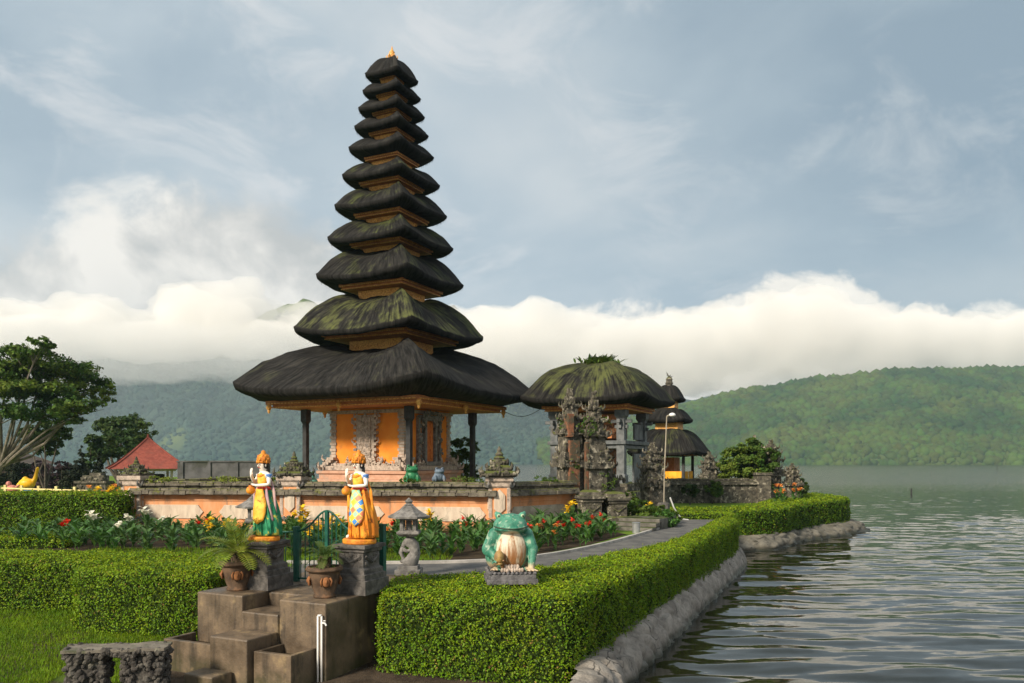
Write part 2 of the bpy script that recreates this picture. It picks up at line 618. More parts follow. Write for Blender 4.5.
cloud('ridge_cloud', [(520, 345, 1500, 90, 44), (600, 362, 1480, 80, 32), (680, 372, 1460, 70, 24), (610, 350, 1500, 100, 30), (700, 346, 1480, 110, 32), (800, 336, 1460, 110, 34),
                      (910, 342, 1450, 110, 26), (1010, 342, 1450, 110, 24), (1120, 335, 1450, 130, 30), (740, 374, 1440, 50, 20), (800, 368, 1440, 60, 18), (880, 362, 1440, 70, 18), (970, 358, 1440, 80, 18), (1070, 358, 1440, 80, 18)] + ridge_extra, 0.018,
      'warm white cloud rolling over the ridge across the lake', voxel=9, seed=6)

cloud('mountain_mist', [(-700, 420, 1420, 420, 60), (-200, 410, 1420, 420, 64), (250, 410, 1420, 380, 64), (560, 420, 1420, 260, 50)], 0.0002,
      'faint bluish mist hanging before the foot of the mountain', seed=9)
hz = MB()
hz.box((0, 610, 78.0), (3000, 1290, 162))
haze = hz.build('haze', volume_mat('haze', (0.60, 0.85, 1.0), 0.00021, 0.2))
tag(haze, 'even blue air over the whole lake basin', 'haze', kind='stuff')
# ------------------------------------------------------------------ near ground, banks, path, hedges
from mathutils.geometry import tessellate_polygon


def tess(poly):
    return tessellate_polygon([[Vector((x, y, 0)) for x, y in poly]])


def chaikin(poly, it=2, closed=True):
    p = [Vector(q) for q in poly]
    for _ in range(it):
        q = []
        n = len(p)
        for i in range(n if closed else n - 1):
            a, b = p[i], p[(i + 1) % n]
            q += [a * 0.75 + b * 0.25, a * 0.25 + b * 0.75]
        if not closed:
            q = [p[0]] + q + [p[-1]]
        p = q
    return [tuple(q) for q in p]


def area(poly):
    return 0.5 * sum(a[0] * b[1] - b[0] * a[1] for a, b in zip(poly, poly[1:] + poly[:1]))


def ccw(poly):
    return poly if area(poly) > 0 else poly[::-1]


def inset(poly, d):
    poly = ccw(list(poly))
    out = []
    n = len(poly)
    for i in range(n):
        a, b, c = Vector(poly[i - 1]), Vector(poly[i]), Vector(poly[(i + 1) % n])
        e1, e2 = (b - a).normalized(), (c - b).normalized()
        n1, n2 = Vector((-e1.y, e1.x)), Vector((-e2.y, e2.x))
        m = (n1 + n2)
        m = m / max(0.5, m.dot(n1))
        out.append(tuple(b + m * d))
    return out


def slab(name, poly, z0, z1, m, kind='structure', **kw):
    b = MB()
    poly = ccw(list(poly))
    n = len(poly)
    pts = [(x, y, z1) for x, y in poly] + [(x, y, z0) for x, y in poly]
    tris = []
    for t3 in tess(poly):
        a, bb, c = (poly[i] for i in t3)
        s = (bb[0] - a[0]) * (c[1] - a[1]) - (bb[1] - a[1]) * (c[0] - a[0])
        tris.append(tuple(t3) if s > 0 else tuple(t3[::-1]))
    b.add(pts, tris + [(i, i + n, (i + 1) % n + n, (i + 1) % n) for i in range(n)])
    o = b.build(name, m, **kw)
    return tag(o, kind=kind) if kind else o


lawn_m = mat('lawn_soil', (0.08, 0.14, 0.016), (0.13, 0.20, 0.022), 1.3, 0.95, 0.6, 14, spec=0.1)
bed_m = mat('flower_bed_soil', (0.035, 0.025, 0.016), (0.06, 0.045, 0.028), 5, 0.95, 0.6, 30, spec=0.1)
def ground_m():
    m = bpy.data.materials.new('lawn_and_soil'); m.use_nodes = True
    t = NT(m.node_tree)
    o = t.add('ShaderNodeTexCoord').outputs['Object']
    x = t.add('ShaderNodeSeparateXYZ', ins={0: o}).outputs[0]
    n1, n2, n3 = t.noise(o, 3.5, 6, 0.6), t.noise(o, 0.8, 5, 0.6), t.noise(o, 30, 5, 0.7)
    soil = t.mix(t.sstep(n1, 0.35, 0.66), (0.036, 0.027, 0.019), (0.080, 0.060, 0.042))
    soil = t.mix(t.sstep(n3, 0.66, 0.72), soil, (0.16, 0.14, 0.11))
    turf = t.mix(n1, (0.05, 0.085, 0.012), (0.10, 0.15, 0.016))
    g = t.math('MULTIPLY', t.sstep(t.math('ADD', x, t.math('MULTIPLY', n2, 1.5)), -3.9, -4.5), t.sstep(n2, 0.40, 0.52))
    b = t.add('ShaderNodeBump', ins={'Strength': 0.8, 'Distance': 0.03, 'Height': n3})
    bs = t.add('ShaderNodeBsdfPrincipled', ins={'Base Color': t.mix(g, soil, turf), 'Roughness': 0.95, 'Normal': b})
    bs.inputs['Specular IOR Level'].default_value = 0.15
    t.add('ShaderNodeOutputMaterial', ins={0: bs})
    return m


soil_m = ground_m()
asphalt_m = mat('path_asphalt', (0.085, 0.085, 0.085), (0.14, 0.138, 0.13), 2.5, 0.9, 0.4, 60, spec=0.2)
kerb_m = mat('kerb_concrete', (0.30, 0.29, 0.27), (0.44, 0.42, 0.39), 5, 0.85, 0.3, 40)

garden = [(-230, 16.3), (-13, 16.3), (-7.5, 15.6), (-6.3, 13.9), (-5.2, 13.7), (-4.3, 13.2), (-3.0, 12.75), (-2.1, 12.2), (0.5, 12.0), (2.2, 14.9), (4.6, 20.3),
          (6.6, 25.0), (7.2, 27.0), (7.8, 29.6), (9.3, 30.4), (12.3, 35.0), (15, 37.5), (16.0, 42), (12, 49), (-2, 53), (-12, 64),
          (-40, 100), (-120, 150), (-230, 180)]
slab('garden_ground', garden, -2.0, 0.0, lawn_m)

# foreground ground a step lower
nx, ny = 60, 50
gx, gy = np.meshgrid(np.linspace(-20, 1.35, nx), np.linspace(3.5, 16.6, ny))
gz = -1.02 + np.clip((gy - 10.4) / 4.0, 0, 1) * 0.16 + 0.05 * fbm(gx, gy, 0.45, 4, 2.0)
gz -= np.clip(gx - 0.6, 0, 1) * 0.5
FG = (gx, gy, gz)


def fg_z(x, y):
    i = min(max((x + 20) / 21.35 * (nx - 1), 0), nx - 1.001); j = min(max((y - 3.5) / 13.1 * (ny - 1), 0), ny - 1.001)
    a, b = int(i), int(j)
    return float((gz[b, a] * (1 - i + a) + gz[b, a + 1] * (i - a)) * (1 - j + b) + (gz[b + 1, a] * (1 - i + a) + gz[b + 1, a + 1] * (i - a)) * (j - b))


ii = np.arange(ny - 1)[:, None] * nx + np.arange(nx - 1)[None]
tag(big_mesh('foreground_ground', np.stack(FG, -1).reshape(-1, 3), np.stack([ii, ii + 1, ii + 1 + nx, ii + nx], -1).reshape(-1, 4), soil_m, smooth=True), kind='structure')

# asphalt path with pale kerbs
inner = chaikin([(-4.2, 14.9), (-1.6, 14.75), (0.3, 15.4), (2.0, 17.9), (3.75, 21.6), (5.3, 25.2), (5.2, 26.3)], 2, False)
outer = chaikin([(-4.2, 13.3), (-1.4, 13.05), (0.6, 13.4), (3.2, 17.7), (5.2, 22.0), (6.7, 25.6), (6.9, 26.3)], 2, False)
slab('garden_path', inner + outer[::-1], 0.0, 0.008, asphalt_m)


def ribbon(name, line, w, z0, z1, m, kind='structure', label=None, cat=None):
    L = [Vector(p) for p in line]
    a, b = [], []
    for i, p in enumerate(L):
        d = (L[min(i + 1, len(L) - 1)] - L[max(i - 1, 0)]).normalized()
        nrm = Vector((-d.y, d.x))
        a.append(tuple(p + nrm * w)); b.append(tuple(p))
    o = slab(name, a + b[::-1], z0, z1, m, kind)
    if label: tag(o, label, cat)
    return o


ribbon('path_kerb', inner, 0.09, 0.0, 0.06, kerb_m)
# planting bed between the path and the temple wall
bed = [(-12.4, 23.4), (-12.2, 18.0), (-9.2, 16.9), (-4.6, 16.3), (-3.0, 15.9), (-1.6, 15.2), (0.2, 15.9), (1.8, 18.4), (3.0, 21.0), (2.2, 23.6), (0.6, 22.6), (-0.4, 21.6)]
slab('flower_bed', bed, -0.1, 0.006, bed_m)

# grass blades
grass_m = mat('grass_blade', (0.09, 0.17, 0.008), (0.16, 0.25, 0.010), 1.2, 0.8, 0, island=0.55, spec=0.15, trans=0.3)


def grass(name, xs, ys, n, hmin, hmax, w, zf, keep, label):
    x = RNG.uniform(*xs, n); y = RNG.uniform(*ys, n)
    k = np.array([keep(a, b) for a, b in zip(x, y)])
    x, y = x[k], y[k]
    n = len(x)
    z = np.array([zf(a, b) for a, b in zip(x, y)])
    h = RNG.uniform(hmin, hmax, n); a = RNG.uniform(0, 2 * PI, n); l = RNG.uniform(0.2, 0.9, n)
    dx, dy = np.cos(a), np.sin(a)
    b0 = np.stack([x - dy * w, y + dx * w, z - 0.01], -1); b1 = np.stack([x + dy * w, y - dx * w, z - 0.01], -1)
    tp = np.stack([x + dx * h * l, y + dy * h * l, z + h], -1)
    V = np.stack([b0, b1, tp], 1).reshape(-1, 3)
    o = big_mesh(name, V, np.arange(3 * n).reshape(-1, 3), grass_m)
    return tag(o, label, 'grass', kind='stuff')


grass('lawn_grass', (-14, -4.2), (8.5, 15.0), 120000, 0.02, 0.075, 0.008, fg_z,
      lambda x, y: mnoise.noise(Vector((x * 0.9, y * 0.9, 3))) > -0.15 + 0.5 * (y < 10.4) * (x < -6.3) - 0.5 * (y > 11.0) + 1.2 * (x > -4.9), 'short bright green lawn below the hedge')
grass('garden_grass', (-9, -1.2), (13.0, 17.5), 26000, 0.03, 0.09, 0.008, lambda x, y: 0.0,
      lambda x, y: y > 13.9 - (x + 4) * 0.3 and not (y < 15.0 and x > -3.9), 'bright green lawn seen behind the iron gate')

# ---- clipped hedges
leafA = mat('hedge_leaf', (0.105, 0.20, 0.006), (0.175, 0.28, 0.008), 1.6, 0.55, 0, island=0.6, spec=0.18, trans=0.25,
            c3=(0.16, 0.235, 0.008), s3=0.9)
leafB = mat('hedge_leaf_dark', (0.068, 0.145, 0.006), (0.12, 0.21, 0.008), 1.0, 0.55, 0, island=0.6, spec=0.18, trans=0.25)
pale_leaf_m = mat('pale_hedge_leaf', (0.18, 0.28, 0.008), (0.26, 0.34, 0.010), 1.6, 0.55, 0, island=0.5, spec=0.18, trans=0.25)  # paler, yellower leaf colour, used mostly where the hedge faces up
dry_m = mat('dry_hedge_leaf', (0.16, 0.11, 0.03), (0.26, 0.19, 0.05), 3, 0.7, 0, island=0.5, spec=0.1)
dim_m = mat('old_hedge_leaf', (0.042, 0.090, 0.010), (0.07, 0.13, 0.012), 3, 0.6, 0, island=0.5, spec=0.15)


def hedge_mix(nor, lump, rg):
    """paler leaves mostly on the up-facing top, old dark leaves in patches, a few dry ones"""
    n = len(nor)
    r = rg.random(n)
    mi = np.zeros(n, int)
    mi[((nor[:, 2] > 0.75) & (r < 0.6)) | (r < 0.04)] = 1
    mi[(r > 0.985) | ((lump < -0.42) & (r > 0.90))] = 2
    mi[(mi == 0) & (r > 0.78 - 0.5 * np.clip(lump, -0.4, 0.6)) & (r < 0.97)] = 3
    return mi


twig_m = mat('hedge_twig', (0.014, 0.026, 0.006), (0.03, 0.045, 0.010), 12, 0.95, 0.5, 40, spec=0.05)


def hedge(name, label, poly, z0, z1, leaf, dens, size, rnd=0.16, bump=0.07, seed=0):
    """clipped hedge: dark twiggy core and a skin of single leaves"""
    poly = ccw(chaikin(poly, 2))
    rg = np.random.default_rng(seed + 50)
    zf0 = z0 if callable(z0) else (lambda x, y: z0)
    zf1 = z1 if callable(z1) else (lambda x, y: z1)
    root = thing(name, label, 'hedge', (0, 0, 0))
    core = inset(poly, 0.075)
    n = len(core)
    core2 = inset(poly, 0.075 + rnd * 0.6)
    b = MB()
    pts = [(x, y, zf0(x, y) - 0.15) for x, y in core] + [(x, y, zf1(x, y) - rnd * 0.75) for x, y in core] + [(x, y, zf1(x, y) - 0.07) for x, y in core2]
    fs_ = [(i + k, (i + 1) % n + k, (i + 1) % n + n + k, i + n + k) for k in (0, n) for i in range(n)]
    for t3 in tess(core2):
        a, bb, c = (core2[i] for i in t3)
        s = (bb[0] - a[0]) * (c[1] - a[1]) - (bb[1] - a[1]) * (c[0] - a[0])
        t3 = t3 if s > 0 else t3[::-1]
        fs_.append(tuple(i + 2 * n for i in t3))
    b.add(pts, fs_)
    b.build('branches', twig_m, root)
    # sample leaf places
    PA = np.array(poly); PB = np.roll(PA, -1, 0); E = PB - PA; EL = np.linalg.norm(E, axis=1)
    NRM = np.stack([E[:, 1], -E[:, 0]], -1) / EL[:, None]
    hgt = np.mean([zf1(*p) - zf0(*p) for p in poly])
    ns = int(EL.sum() * hgt * dens)
    e = rg.choice(len(poly), ns, p=EL / EL.sum()); u = rg.random(ns)
    xy = PA[e] + E[e] * u[:, None]
    zb = np.array([zf0(*p) for p in xy]); zt = np.array([zf1(*p) for p in xy])
    z = zb + (zt - zb) * rg.random(ns)
    over = np.clip(z - (zt - rnd), 0, rnd)
    ins = rnd - np.sqrt(np.maximum(rnd ** 2 - over ** 2, 0))
    nn = np.concatenate([NRM[e], np.zeros((ns, 1))], 1)
    nn[:, 2] = over / rnd
    side = np.concatenate([xy - NRM[e] * ins[:, None], z[:, None]], 1)
    # top
    tris = [[poly[i] for i in t3] for t3 in tess(poly)]
    ar = np.array([abs((q[1][0] - q[0][0]) * (q[2][1] - q[0][1]) - (q[1][1] - q[0][1]) * (q[2][0] - q[0][0])) / 2 for q in tris])
    nt = int(ar.sum() * dens * 1.1)
    k = rg.choice(len(tris), nt, p=ar / ar.sum()); T = np.array(tris)[k]
    r1, r2 = np.sqrt(rg.random(nt))[:, None], rg.random(nt)[:, None]
    txy = T[:, 0] * (1 - r1) + T[:, 1] * r1 * (1 - r2) + T[:, 2] * r1 * r2
    dmin = np.full(nt, 1e9); near = np.zeros(nt, int)
    for i in range(len(poly)):
        w = np.clip(((txy - PA[i]) @ E[i]) / EL[i] ** 2, 0, 1)
        dd = np.linalg.norm(txy - PA[i] - w[:, None] * E[i], axis=1)
        m_ = dd < dmin
        dmin[m_] = dd[m_]; near[m_] = i
    q = np.clip(rnd - dmin, 0, rnd)
    tz = np.array([zf1(*p) for p in txy]) - (rnd - np.sqrt(np.maximum(rnd ** 2 - q ** 2, 0)))
    tn = np.concatenate([NRM[near] * (q / rnd)[:, None], np.ones((nt, 1))], 1)
    pos = np.concatenate([side, np.concatenate([txy, tz[:, None]], 1)])
    nor = np.concatenate([nn, tn]); nor /= np.linalg.norm(nor, axis=1)[:, None]
    lump = np.array([mnoise.fractal(Vector(p) * 2.6, 1, 2, 3) for p in pos])
    fine = np.array([mnoise.noise(Vector(p) * 9.0) for p in pos])
    # thin patches: drop leaves where the fine noise is low
    keep = rg.random(len(pos)) > np.clip(-fine * 1.1 - 0.15, 0, 0.8) * np.where(np.arange(len(pos)) < ns, 1.0, 0.5)
    pos, nor, lump, fine = pos[keep], nor[keep], lump[keep], fine[keep]
    pos = pos + nor * (lump * bump + fine * 0.025 + rg.normal(0, 0.016, len(pos)))[:, None]
    stray = rg.random(len(pos)) < 0.008
    pos[stray] += nor[stray] * rg.uniform(0.02, 0.09, stray.sum())[:, None]
    leaves(pos, nor, size, [leaf, pale_leaf_m, dry_m, dim_m], root, rg, mi=hedge_mix(nor, lump, rg))
    return root


def leaves(pos, nor, size, m, parent, rg, name='foliage', tilt=0.75, aspect=0.6, mi=None):
    n = len(pos)
    d = nor + rg.normal(0, tilt, (n, 3)) + np.array([0, 0, 0.25])
    d /= np.linalg.norm(d, axis=1)[:, None]
    a = rg.normal(0, 1, (n, 3))
    t1 = np.cross(d, a); t1 /= np.linalg.norm(t1, axis=1)[:, None]
    t2 = np.cross(d, t1)
    s = size * rg.uniform(0.6, 1.35, n)[:, None]
    V = np.stack([pos - t1 * s * 0.5, pos - t2 * s * 0.5 * aspect + d * s * 0.06, pos + t1 * s * 0.5 - d * s * 0.1, pos + t2 * s * 0.5 * aspect + d * s * 0.06], 1)
    return big_mesh(name, V.reshape(-1, 3), np.arange(4 * n).reshape(-1, 4), m, parent, mi=mi)


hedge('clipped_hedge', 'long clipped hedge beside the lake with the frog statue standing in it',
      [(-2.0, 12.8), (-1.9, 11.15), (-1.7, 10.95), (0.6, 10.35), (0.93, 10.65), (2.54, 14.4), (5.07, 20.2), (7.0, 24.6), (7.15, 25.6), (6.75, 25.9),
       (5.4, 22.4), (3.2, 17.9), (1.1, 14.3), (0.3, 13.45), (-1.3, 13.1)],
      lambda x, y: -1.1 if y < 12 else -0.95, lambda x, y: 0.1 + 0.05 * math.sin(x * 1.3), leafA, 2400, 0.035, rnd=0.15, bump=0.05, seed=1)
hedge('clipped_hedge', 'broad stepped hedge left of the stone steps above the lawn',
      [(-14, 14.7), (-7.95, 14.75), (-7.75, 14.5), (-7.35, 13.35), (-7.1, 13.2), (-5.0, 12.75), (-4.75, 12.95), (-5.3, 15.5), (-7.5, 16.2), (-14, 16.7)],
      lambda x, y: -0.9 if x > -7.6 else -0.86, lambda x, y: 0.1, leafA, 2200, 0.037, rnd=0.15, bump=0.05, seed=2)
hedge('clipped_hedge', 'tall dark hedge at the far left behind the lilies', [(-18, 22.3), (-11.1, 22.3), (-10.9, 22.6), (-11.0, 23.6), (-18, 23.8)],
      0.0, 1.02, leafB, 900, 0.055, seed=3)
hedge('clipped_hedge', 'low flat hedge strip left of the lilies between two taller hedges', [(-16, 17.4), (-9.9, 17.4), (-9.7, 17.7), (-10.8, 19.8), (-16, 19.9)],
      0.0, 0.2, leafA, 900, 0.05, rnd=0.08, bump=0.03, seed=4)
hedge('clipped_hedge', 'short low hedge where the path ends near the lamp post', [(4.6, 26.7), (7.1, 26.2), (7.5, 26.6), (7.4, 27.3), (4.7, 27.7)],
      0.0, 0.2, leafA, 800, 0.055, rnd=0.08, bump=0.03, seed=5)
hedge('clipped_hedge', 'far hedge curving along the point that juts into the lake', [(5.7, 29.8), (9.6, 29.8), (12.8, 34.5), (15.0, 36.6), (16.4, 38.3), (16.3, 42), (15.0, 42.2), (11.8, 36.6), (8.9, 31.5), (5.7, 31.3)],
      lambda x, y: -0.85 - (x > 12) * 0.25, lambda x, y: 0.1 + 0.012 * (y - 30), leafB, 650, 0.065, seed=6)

# ---- stone bank under the hedges
def wet_stone(name, c1, c2):
    """bank masonry, darkened and algae stained where the lake wets it"""
    m = bpy.data.materials.new(name); m.use_nodes = True
    t = NT(m.node_tree)
    o = t.add('ShaderNodeTexCoord').outputs['Object']
    z = t.add('ShaderNodeSeparateXYZ', ins={0: o}).outputs[2]
    n1, n2, n3 = t.noise(o, 2.4, 7, 0.65), t.noise(o, 14, 6, 0.7), t.noise(o, 1.0, 4, 0.6)
    vo = t.add('ShaderNodeTexVoronoi', feature='DISTANCE_TO_EDGE', ins={'Vector': t.add('ShaderNodeVectorMath', operation='ADD', ins={0: o, 1: t.add('ShaderNodeTexNoise', ins={'Vector': o, 'Scale': 2.0, 'Detail': 3.0}).outputs['Color']}).outputs[0], 'Scale': 1.5})
    col = t.mix(t.sstep(n1, 0.33, 0.68), c1, c2)
    col = t.mix(t.math('MULTIPLY', t.sstep(n2, 0.5, 0.7), 0.5), col, (0.08, 0.072, 0.058))
    col = t.mix(t.math('MULTIPLY', t.sstep(vo.outputs[0], 0.035, 0.0), t.sstep(n3, 0.42, 0.62)), col, (0.035, 0.032, 0.026))
    wet = t.sstep(t.math('ADD', z, t.math('MULTIPLY', n3, 0.25)), WZ + 0.32, WZ + 0.16)
    col = t.mix(wet, col, (0.030, 0.032, 0.016))
    b = t.add('ShaderNodeBump', ins={'Strength': 0.9, 'Distance': 0.03, 'Height': t.math('ADD', n2, n1)})
    bs = t.add('ShaderNodeBsdfPrincipled', ins={'Base Color': col, 'Roughness': t.math('SUBTRACT', 0.85, t.math('MULTIPLY', wet, 0.5)), 'Normal': b})
    t.add('ShaderNodeOutputMaterial', ins={0: bs})
    return m


rock_m = wet_stone('bank_stone', (0.17, 0.152, 0.13), (0.34, 0.31, 0.27))


def bank(name, label, line, top, z_top, bulge, seed, per=9, m=None):
    """rounded masonry bank lofted along the waterline"""
    L = [Vector(p) for p in line]; T = [Vector(p) for p in top]
    def along(A, t):
        s = [0]
        for a, b in zip(A, A[1:]): s.append(s[-1] + (b - a).length)
        x = t * s[-1]
        for k in range(len(A) - 1):
            if x <= s[k + 1] + 1e-9:
                return A[k].lerp(A[k + 1], (x - s[k]) / (s[k + 1] - s[k]))
        return A[-1]
    tot = sum((b - a).length for a, b in zip(L, L[1:]))
    nu, nv = int(tot * per), 24
    V, Q = [], []
    for i in range(nu + 1):
        t = i / nu
        w, h = along(L, t), along(T, t)
        out = (w - h)
        for j in range(nv):
            s = j / (nv - 1)
            ang = s * PI / 2
            p = h.lerp(w, math.sin(ang) ** 0.9)
            z = WZ - 0.35 + (z_top - WZ + 0.35) * (math.cos(ang) ** 0.75)
            pos = Vector((p.x, p.y, z))
            dist, _ = mnoise.voronoi(Vector((pos.x * 1.9 + seed, pos.y * 1.9, pos.z * 2.2)))
            cell = min(0.5, dist[1] - dist[0])
            f = mnoise.fractal(pos * 3.1, 1, 2, 5)
            d2, _ = mnoise.voronoi(Vector((pos.x * 3.6 + seed, pos.y * 3.6, pos.z * 4.5)))
            f += 1.6 * min(0.25, d2[1] - d2[0]) - 0.3
            on = Vector((out.x, out.y, 0.35)).normalized()
            pos += on * (bulge * (min(cell, 0.28) * 0.9 - 0.08) + 0.035 * f)
            V.append(tuple(pos))
    for i in range(nu):
        for j in range(nv - 1):
            a = i * nv + j
            Q.append((a, a + 1, a + nv + 1, a + nv))
    o = big_mesh(name, V, Q, m or rock_m, smooth=True)
    return tag(o, label, 'stone bank')


bank('stone_bank', 'pale lumpy stone bank between the long lakeside hedge and the water', [(1.15, 9.0), (1.72, 11.6), (3.05, 14.8), (4.52, 18.3), (7.35, 25.0), (7.65, 26.2), (7.0, 27.3)],
     [(0.62, 9.2), (0.98, 11.3), (2.5, 14.7), (4.72, 19.8), (6.95, 24.8), (7.0, 25.8), (6.6, 26.6)], -0.80, 0.42, 1, per=16)
bank('stone_bank', 'low mossy stone ledge under the far hedge on the point', [(7.0, 27.3), (8.1, 28.6), (9.6, 29.2), (12.0, 32.8), (14.9, 35.4), (16.9, 37.8), (17.3, 42.5)],
     [(6.4, 28.4), (7.6, 29.9), (9.4, 30.2), (12.2, 34.6), (14.7, 36.8), (16.0, 38.6), (15.8, 42.5)], -0.86, 0.7, 5, per=5,
     m=wet_stone('ledge_stone', (0.085, 0.08, 0.06), (0.19, 0.175, 0.14)))

# ---- the lake: one sheet, with real waves where it is near
lkx = np.concatenate([np.linspace(-1450, -4, 12), np.arange(-3, 110, 0.30), np.linspace(112, 1450, 20)])
lky = [2.0, 6.0]
while lky[-1] < 200:
    lky.append(lky[-1] + 0.055 + 0.006 * (lky[-1] - 6))
lky = np.array(lky + [230, 300, 450, 700, 1000, 1250])
WX, WY = np.meshgrid(lkx, lky)
wz = np.zeros(WX.shape)
mask = (WX > -2.5) & (WX < 109) & (WY > 6) & (WY < 175)
px_, py_ = WX[mask], WY[mask]


def wave(x, y):
    a = mnoise.fractal(Vector((x * 0.75 + 0.18 * y, y * 2.0 - 0.10 * x, 1.5)), 1.0, 2.0, 3)
    b = mnoise.noise(Vector((x * 0.9 - 0.2 * y, y * 2.4, 7.0)))
    c = 0.6 + 0.5 * mnoise.noise(Vector((x * 0.05, y * 0.07, 3.0)))
    return (0.056 * a + 0.005 * b) * c


fade = np.clip((150 - py_) / 60, 0, 1) * np.clip((py_ - 4) / 9, 0.25, 1) * np.clip((109 - px_) / 20, 0, 1)
wz[mask] = np.array([wave(a, b) for a, b in zip(px_, py_)]) * fade
nxw = len(lkx)
ii = np.arange(len(lky) - 1)[:, None] * nxw + np.arange(nxw - 1)[None]
tag(big_mesh('lake_water', np.stack([WX, WY, wz + WZ], -1).reshape(-1, 3), np.stack([ii, ii + 1, ii + 1 + nxw, ii + nxw], -1).reshape(-1, 4),
             lake_material(), smooth=True), kind='structure')
# ------------------------------------------------------------------ temple buildings
YAW = math.atan2(0.9, 0.437)          # local +x runs back to the right, local +y back to the left


def thatch_mat(name, moss, lo):
    m = bpy.data.materials.new(name)
    m.use_nodes = True
    t = NT(m.node_tree)
    tc = t.add('ShaderNodeTexCoord')
    uv = tc.outputs['UV']; ob = tc.outputs['Object']
    st = t.noise(t.add('ShaderNodeMapping', ins={0: uv, 3: (150, 3.0, 1)}).outputs[0], 1.0, 5, 0.65)
    st2 = t.noise(t.add('ShaderNodeMapping', ins={0: uv, 3: (38, 1.6, 1)}).outputs[0], 1.0, 4, 0.6)
    pat = t.noise(ob, 1.1, 6, 0.65, 0.3)
    col = t.mix(t.sstep(st, 0.35, 0.68), (0.007, 0.007, 0.007), (0.031, 0.030, 0.028))
    col = t.mix(t.math('MULTIPLY', t.sstep(st2, 0.5, 0.75), 0.6), col, (0.056, 0.053, 0.046))
    geo = t.add('ShaderNodeNewGeometry')
    nz = t.add('ShaderNodeSeparateXYZ', ins={0: geo.outputs['Normal']}).outputs[2]
    f = t.math('ADD', t.math('MULTIPLY', st2, 0.35), t.math('ADD', pat, t.math('MULTIPLY', nz, 0.25)))
    g = t.math('MULTIPLY', t.sstep(t.math('ADD', f, t.math('MULTIPLY', t.math('SUBTRACT', st, 0.5), 0.9)), lo, lo + 0.36), t.sstep(nz, 0.05, 0.4))
    col = t.mix(g, col, moss)
    b = t.add('ShaderNodeBump', ins={'Strength': 0.9, 'Distance': 0.035, 'Height': t.math('ADD', st, t.math('MULTIPLY', st2, 0.8))})
    bs = t.add('ShaderNodeBsdfPrincipled', ins={'Base Color': col, 'Roughness': 0.9, 'Normal': b})
    bs.inputs['Specular IOR Level'].default_value = 0.12
    t.add('ShaderNodeOutputMaterial', ins={0: bs})
    return m


thatch = thatch_mat('black_thatch', (0.055, 0.060, 0.028), 0.95)
thatch_g = thatch_mat('mossy_black_thatch', (0.100, 0.112, 0.038), 0.77)
thatch_p = thatch_mat('weathered_thatch', (0.065, 0.078, 0.024), 0.84)
red_wood = mat('red_brown_wood', (0.36, 0.125, 0.042), (0.50, 0.21, 0.075), 5, 0.7, 0.3, 20)
gold_trim = mat('gilded_carving', (0.88, 0.50, 0.12), (0.48, 0.18, 0.045), 22, 0.5, 0.8, 26, bdist=0.02, spec=0.4)
dark_under = mat('dark_rafter_wood', (0.02, 0.015, 0.012), (0.045, 0.03, 0.022), 6, 0.9, 0.3)
post_m = mat('dark_post_wood', (0.020, 0.021, 0.022), (0.045, 0.045, 0.045), 5, 0.6, 0.3)
orange_m = mat('orange_plaster', (0.74, 0.22, 0.022), (0.80, 0.28, 0.035), 2.0, 0.85, 0.2, 30, c3=(0.55, 0.20, 0.05), s3=2.2, lo3=0.55, hi3=0.75)
pink_m = mat('pink_brick', (0.44, 0.24, 0.155), (0.54, 0.33, 0.235), 4, 0.9, 0.4, 26, c3=(0.36, 0.26, 0.20), s3=1.6)
carve_m = mat('pale_carved_stone', (0.33, 0.265, 0.215), (0.50, 0.41, 0.34), 9, 0.9, 0.7, 32, c3=(0.20, 0.17, 0.15), s3=4, bdist=0.025)
stone_m = mat('grey_carved_stone', (0.13, 0.125, 0.12), (0.25, 0.24, 0.225), 7, 0.9, 0.8, 30, c3=(0.07, 0.07, 0.06), s3=3, bdist=0.02)
mossy_m = mat('mossy_carved_stone', (0.045, 0.041, 0.034), (0.13, 0.117, 0.09), 7, 0.95, 0.9, 26, c3=(0.36, 0.33, 0.26), s3=5, lo3=0.54, hi3=0.66, topmoss=(0.085, 0.10, 0.022), moss_amt=0.32, bdist=0.03)
cap_m = mat('mossy_wall_cap', (0.07, 0.062, 0.050), (0.17, 0.15, 0.115), 6, 0.95, 0.9, 24, topmoss=(0.12, 0.13, 0.028), moss_amt=0.34, bdist=0.03)
brick_m = mat('old_red_brick', (0.14, 0.06, 0.035), (0.24, 0.105, 0.055), 6, 0.9, 0.7, 24, c3=(0.07, 0.062, 0.04), s3=4, lo3=0.42, hi3=0.55)


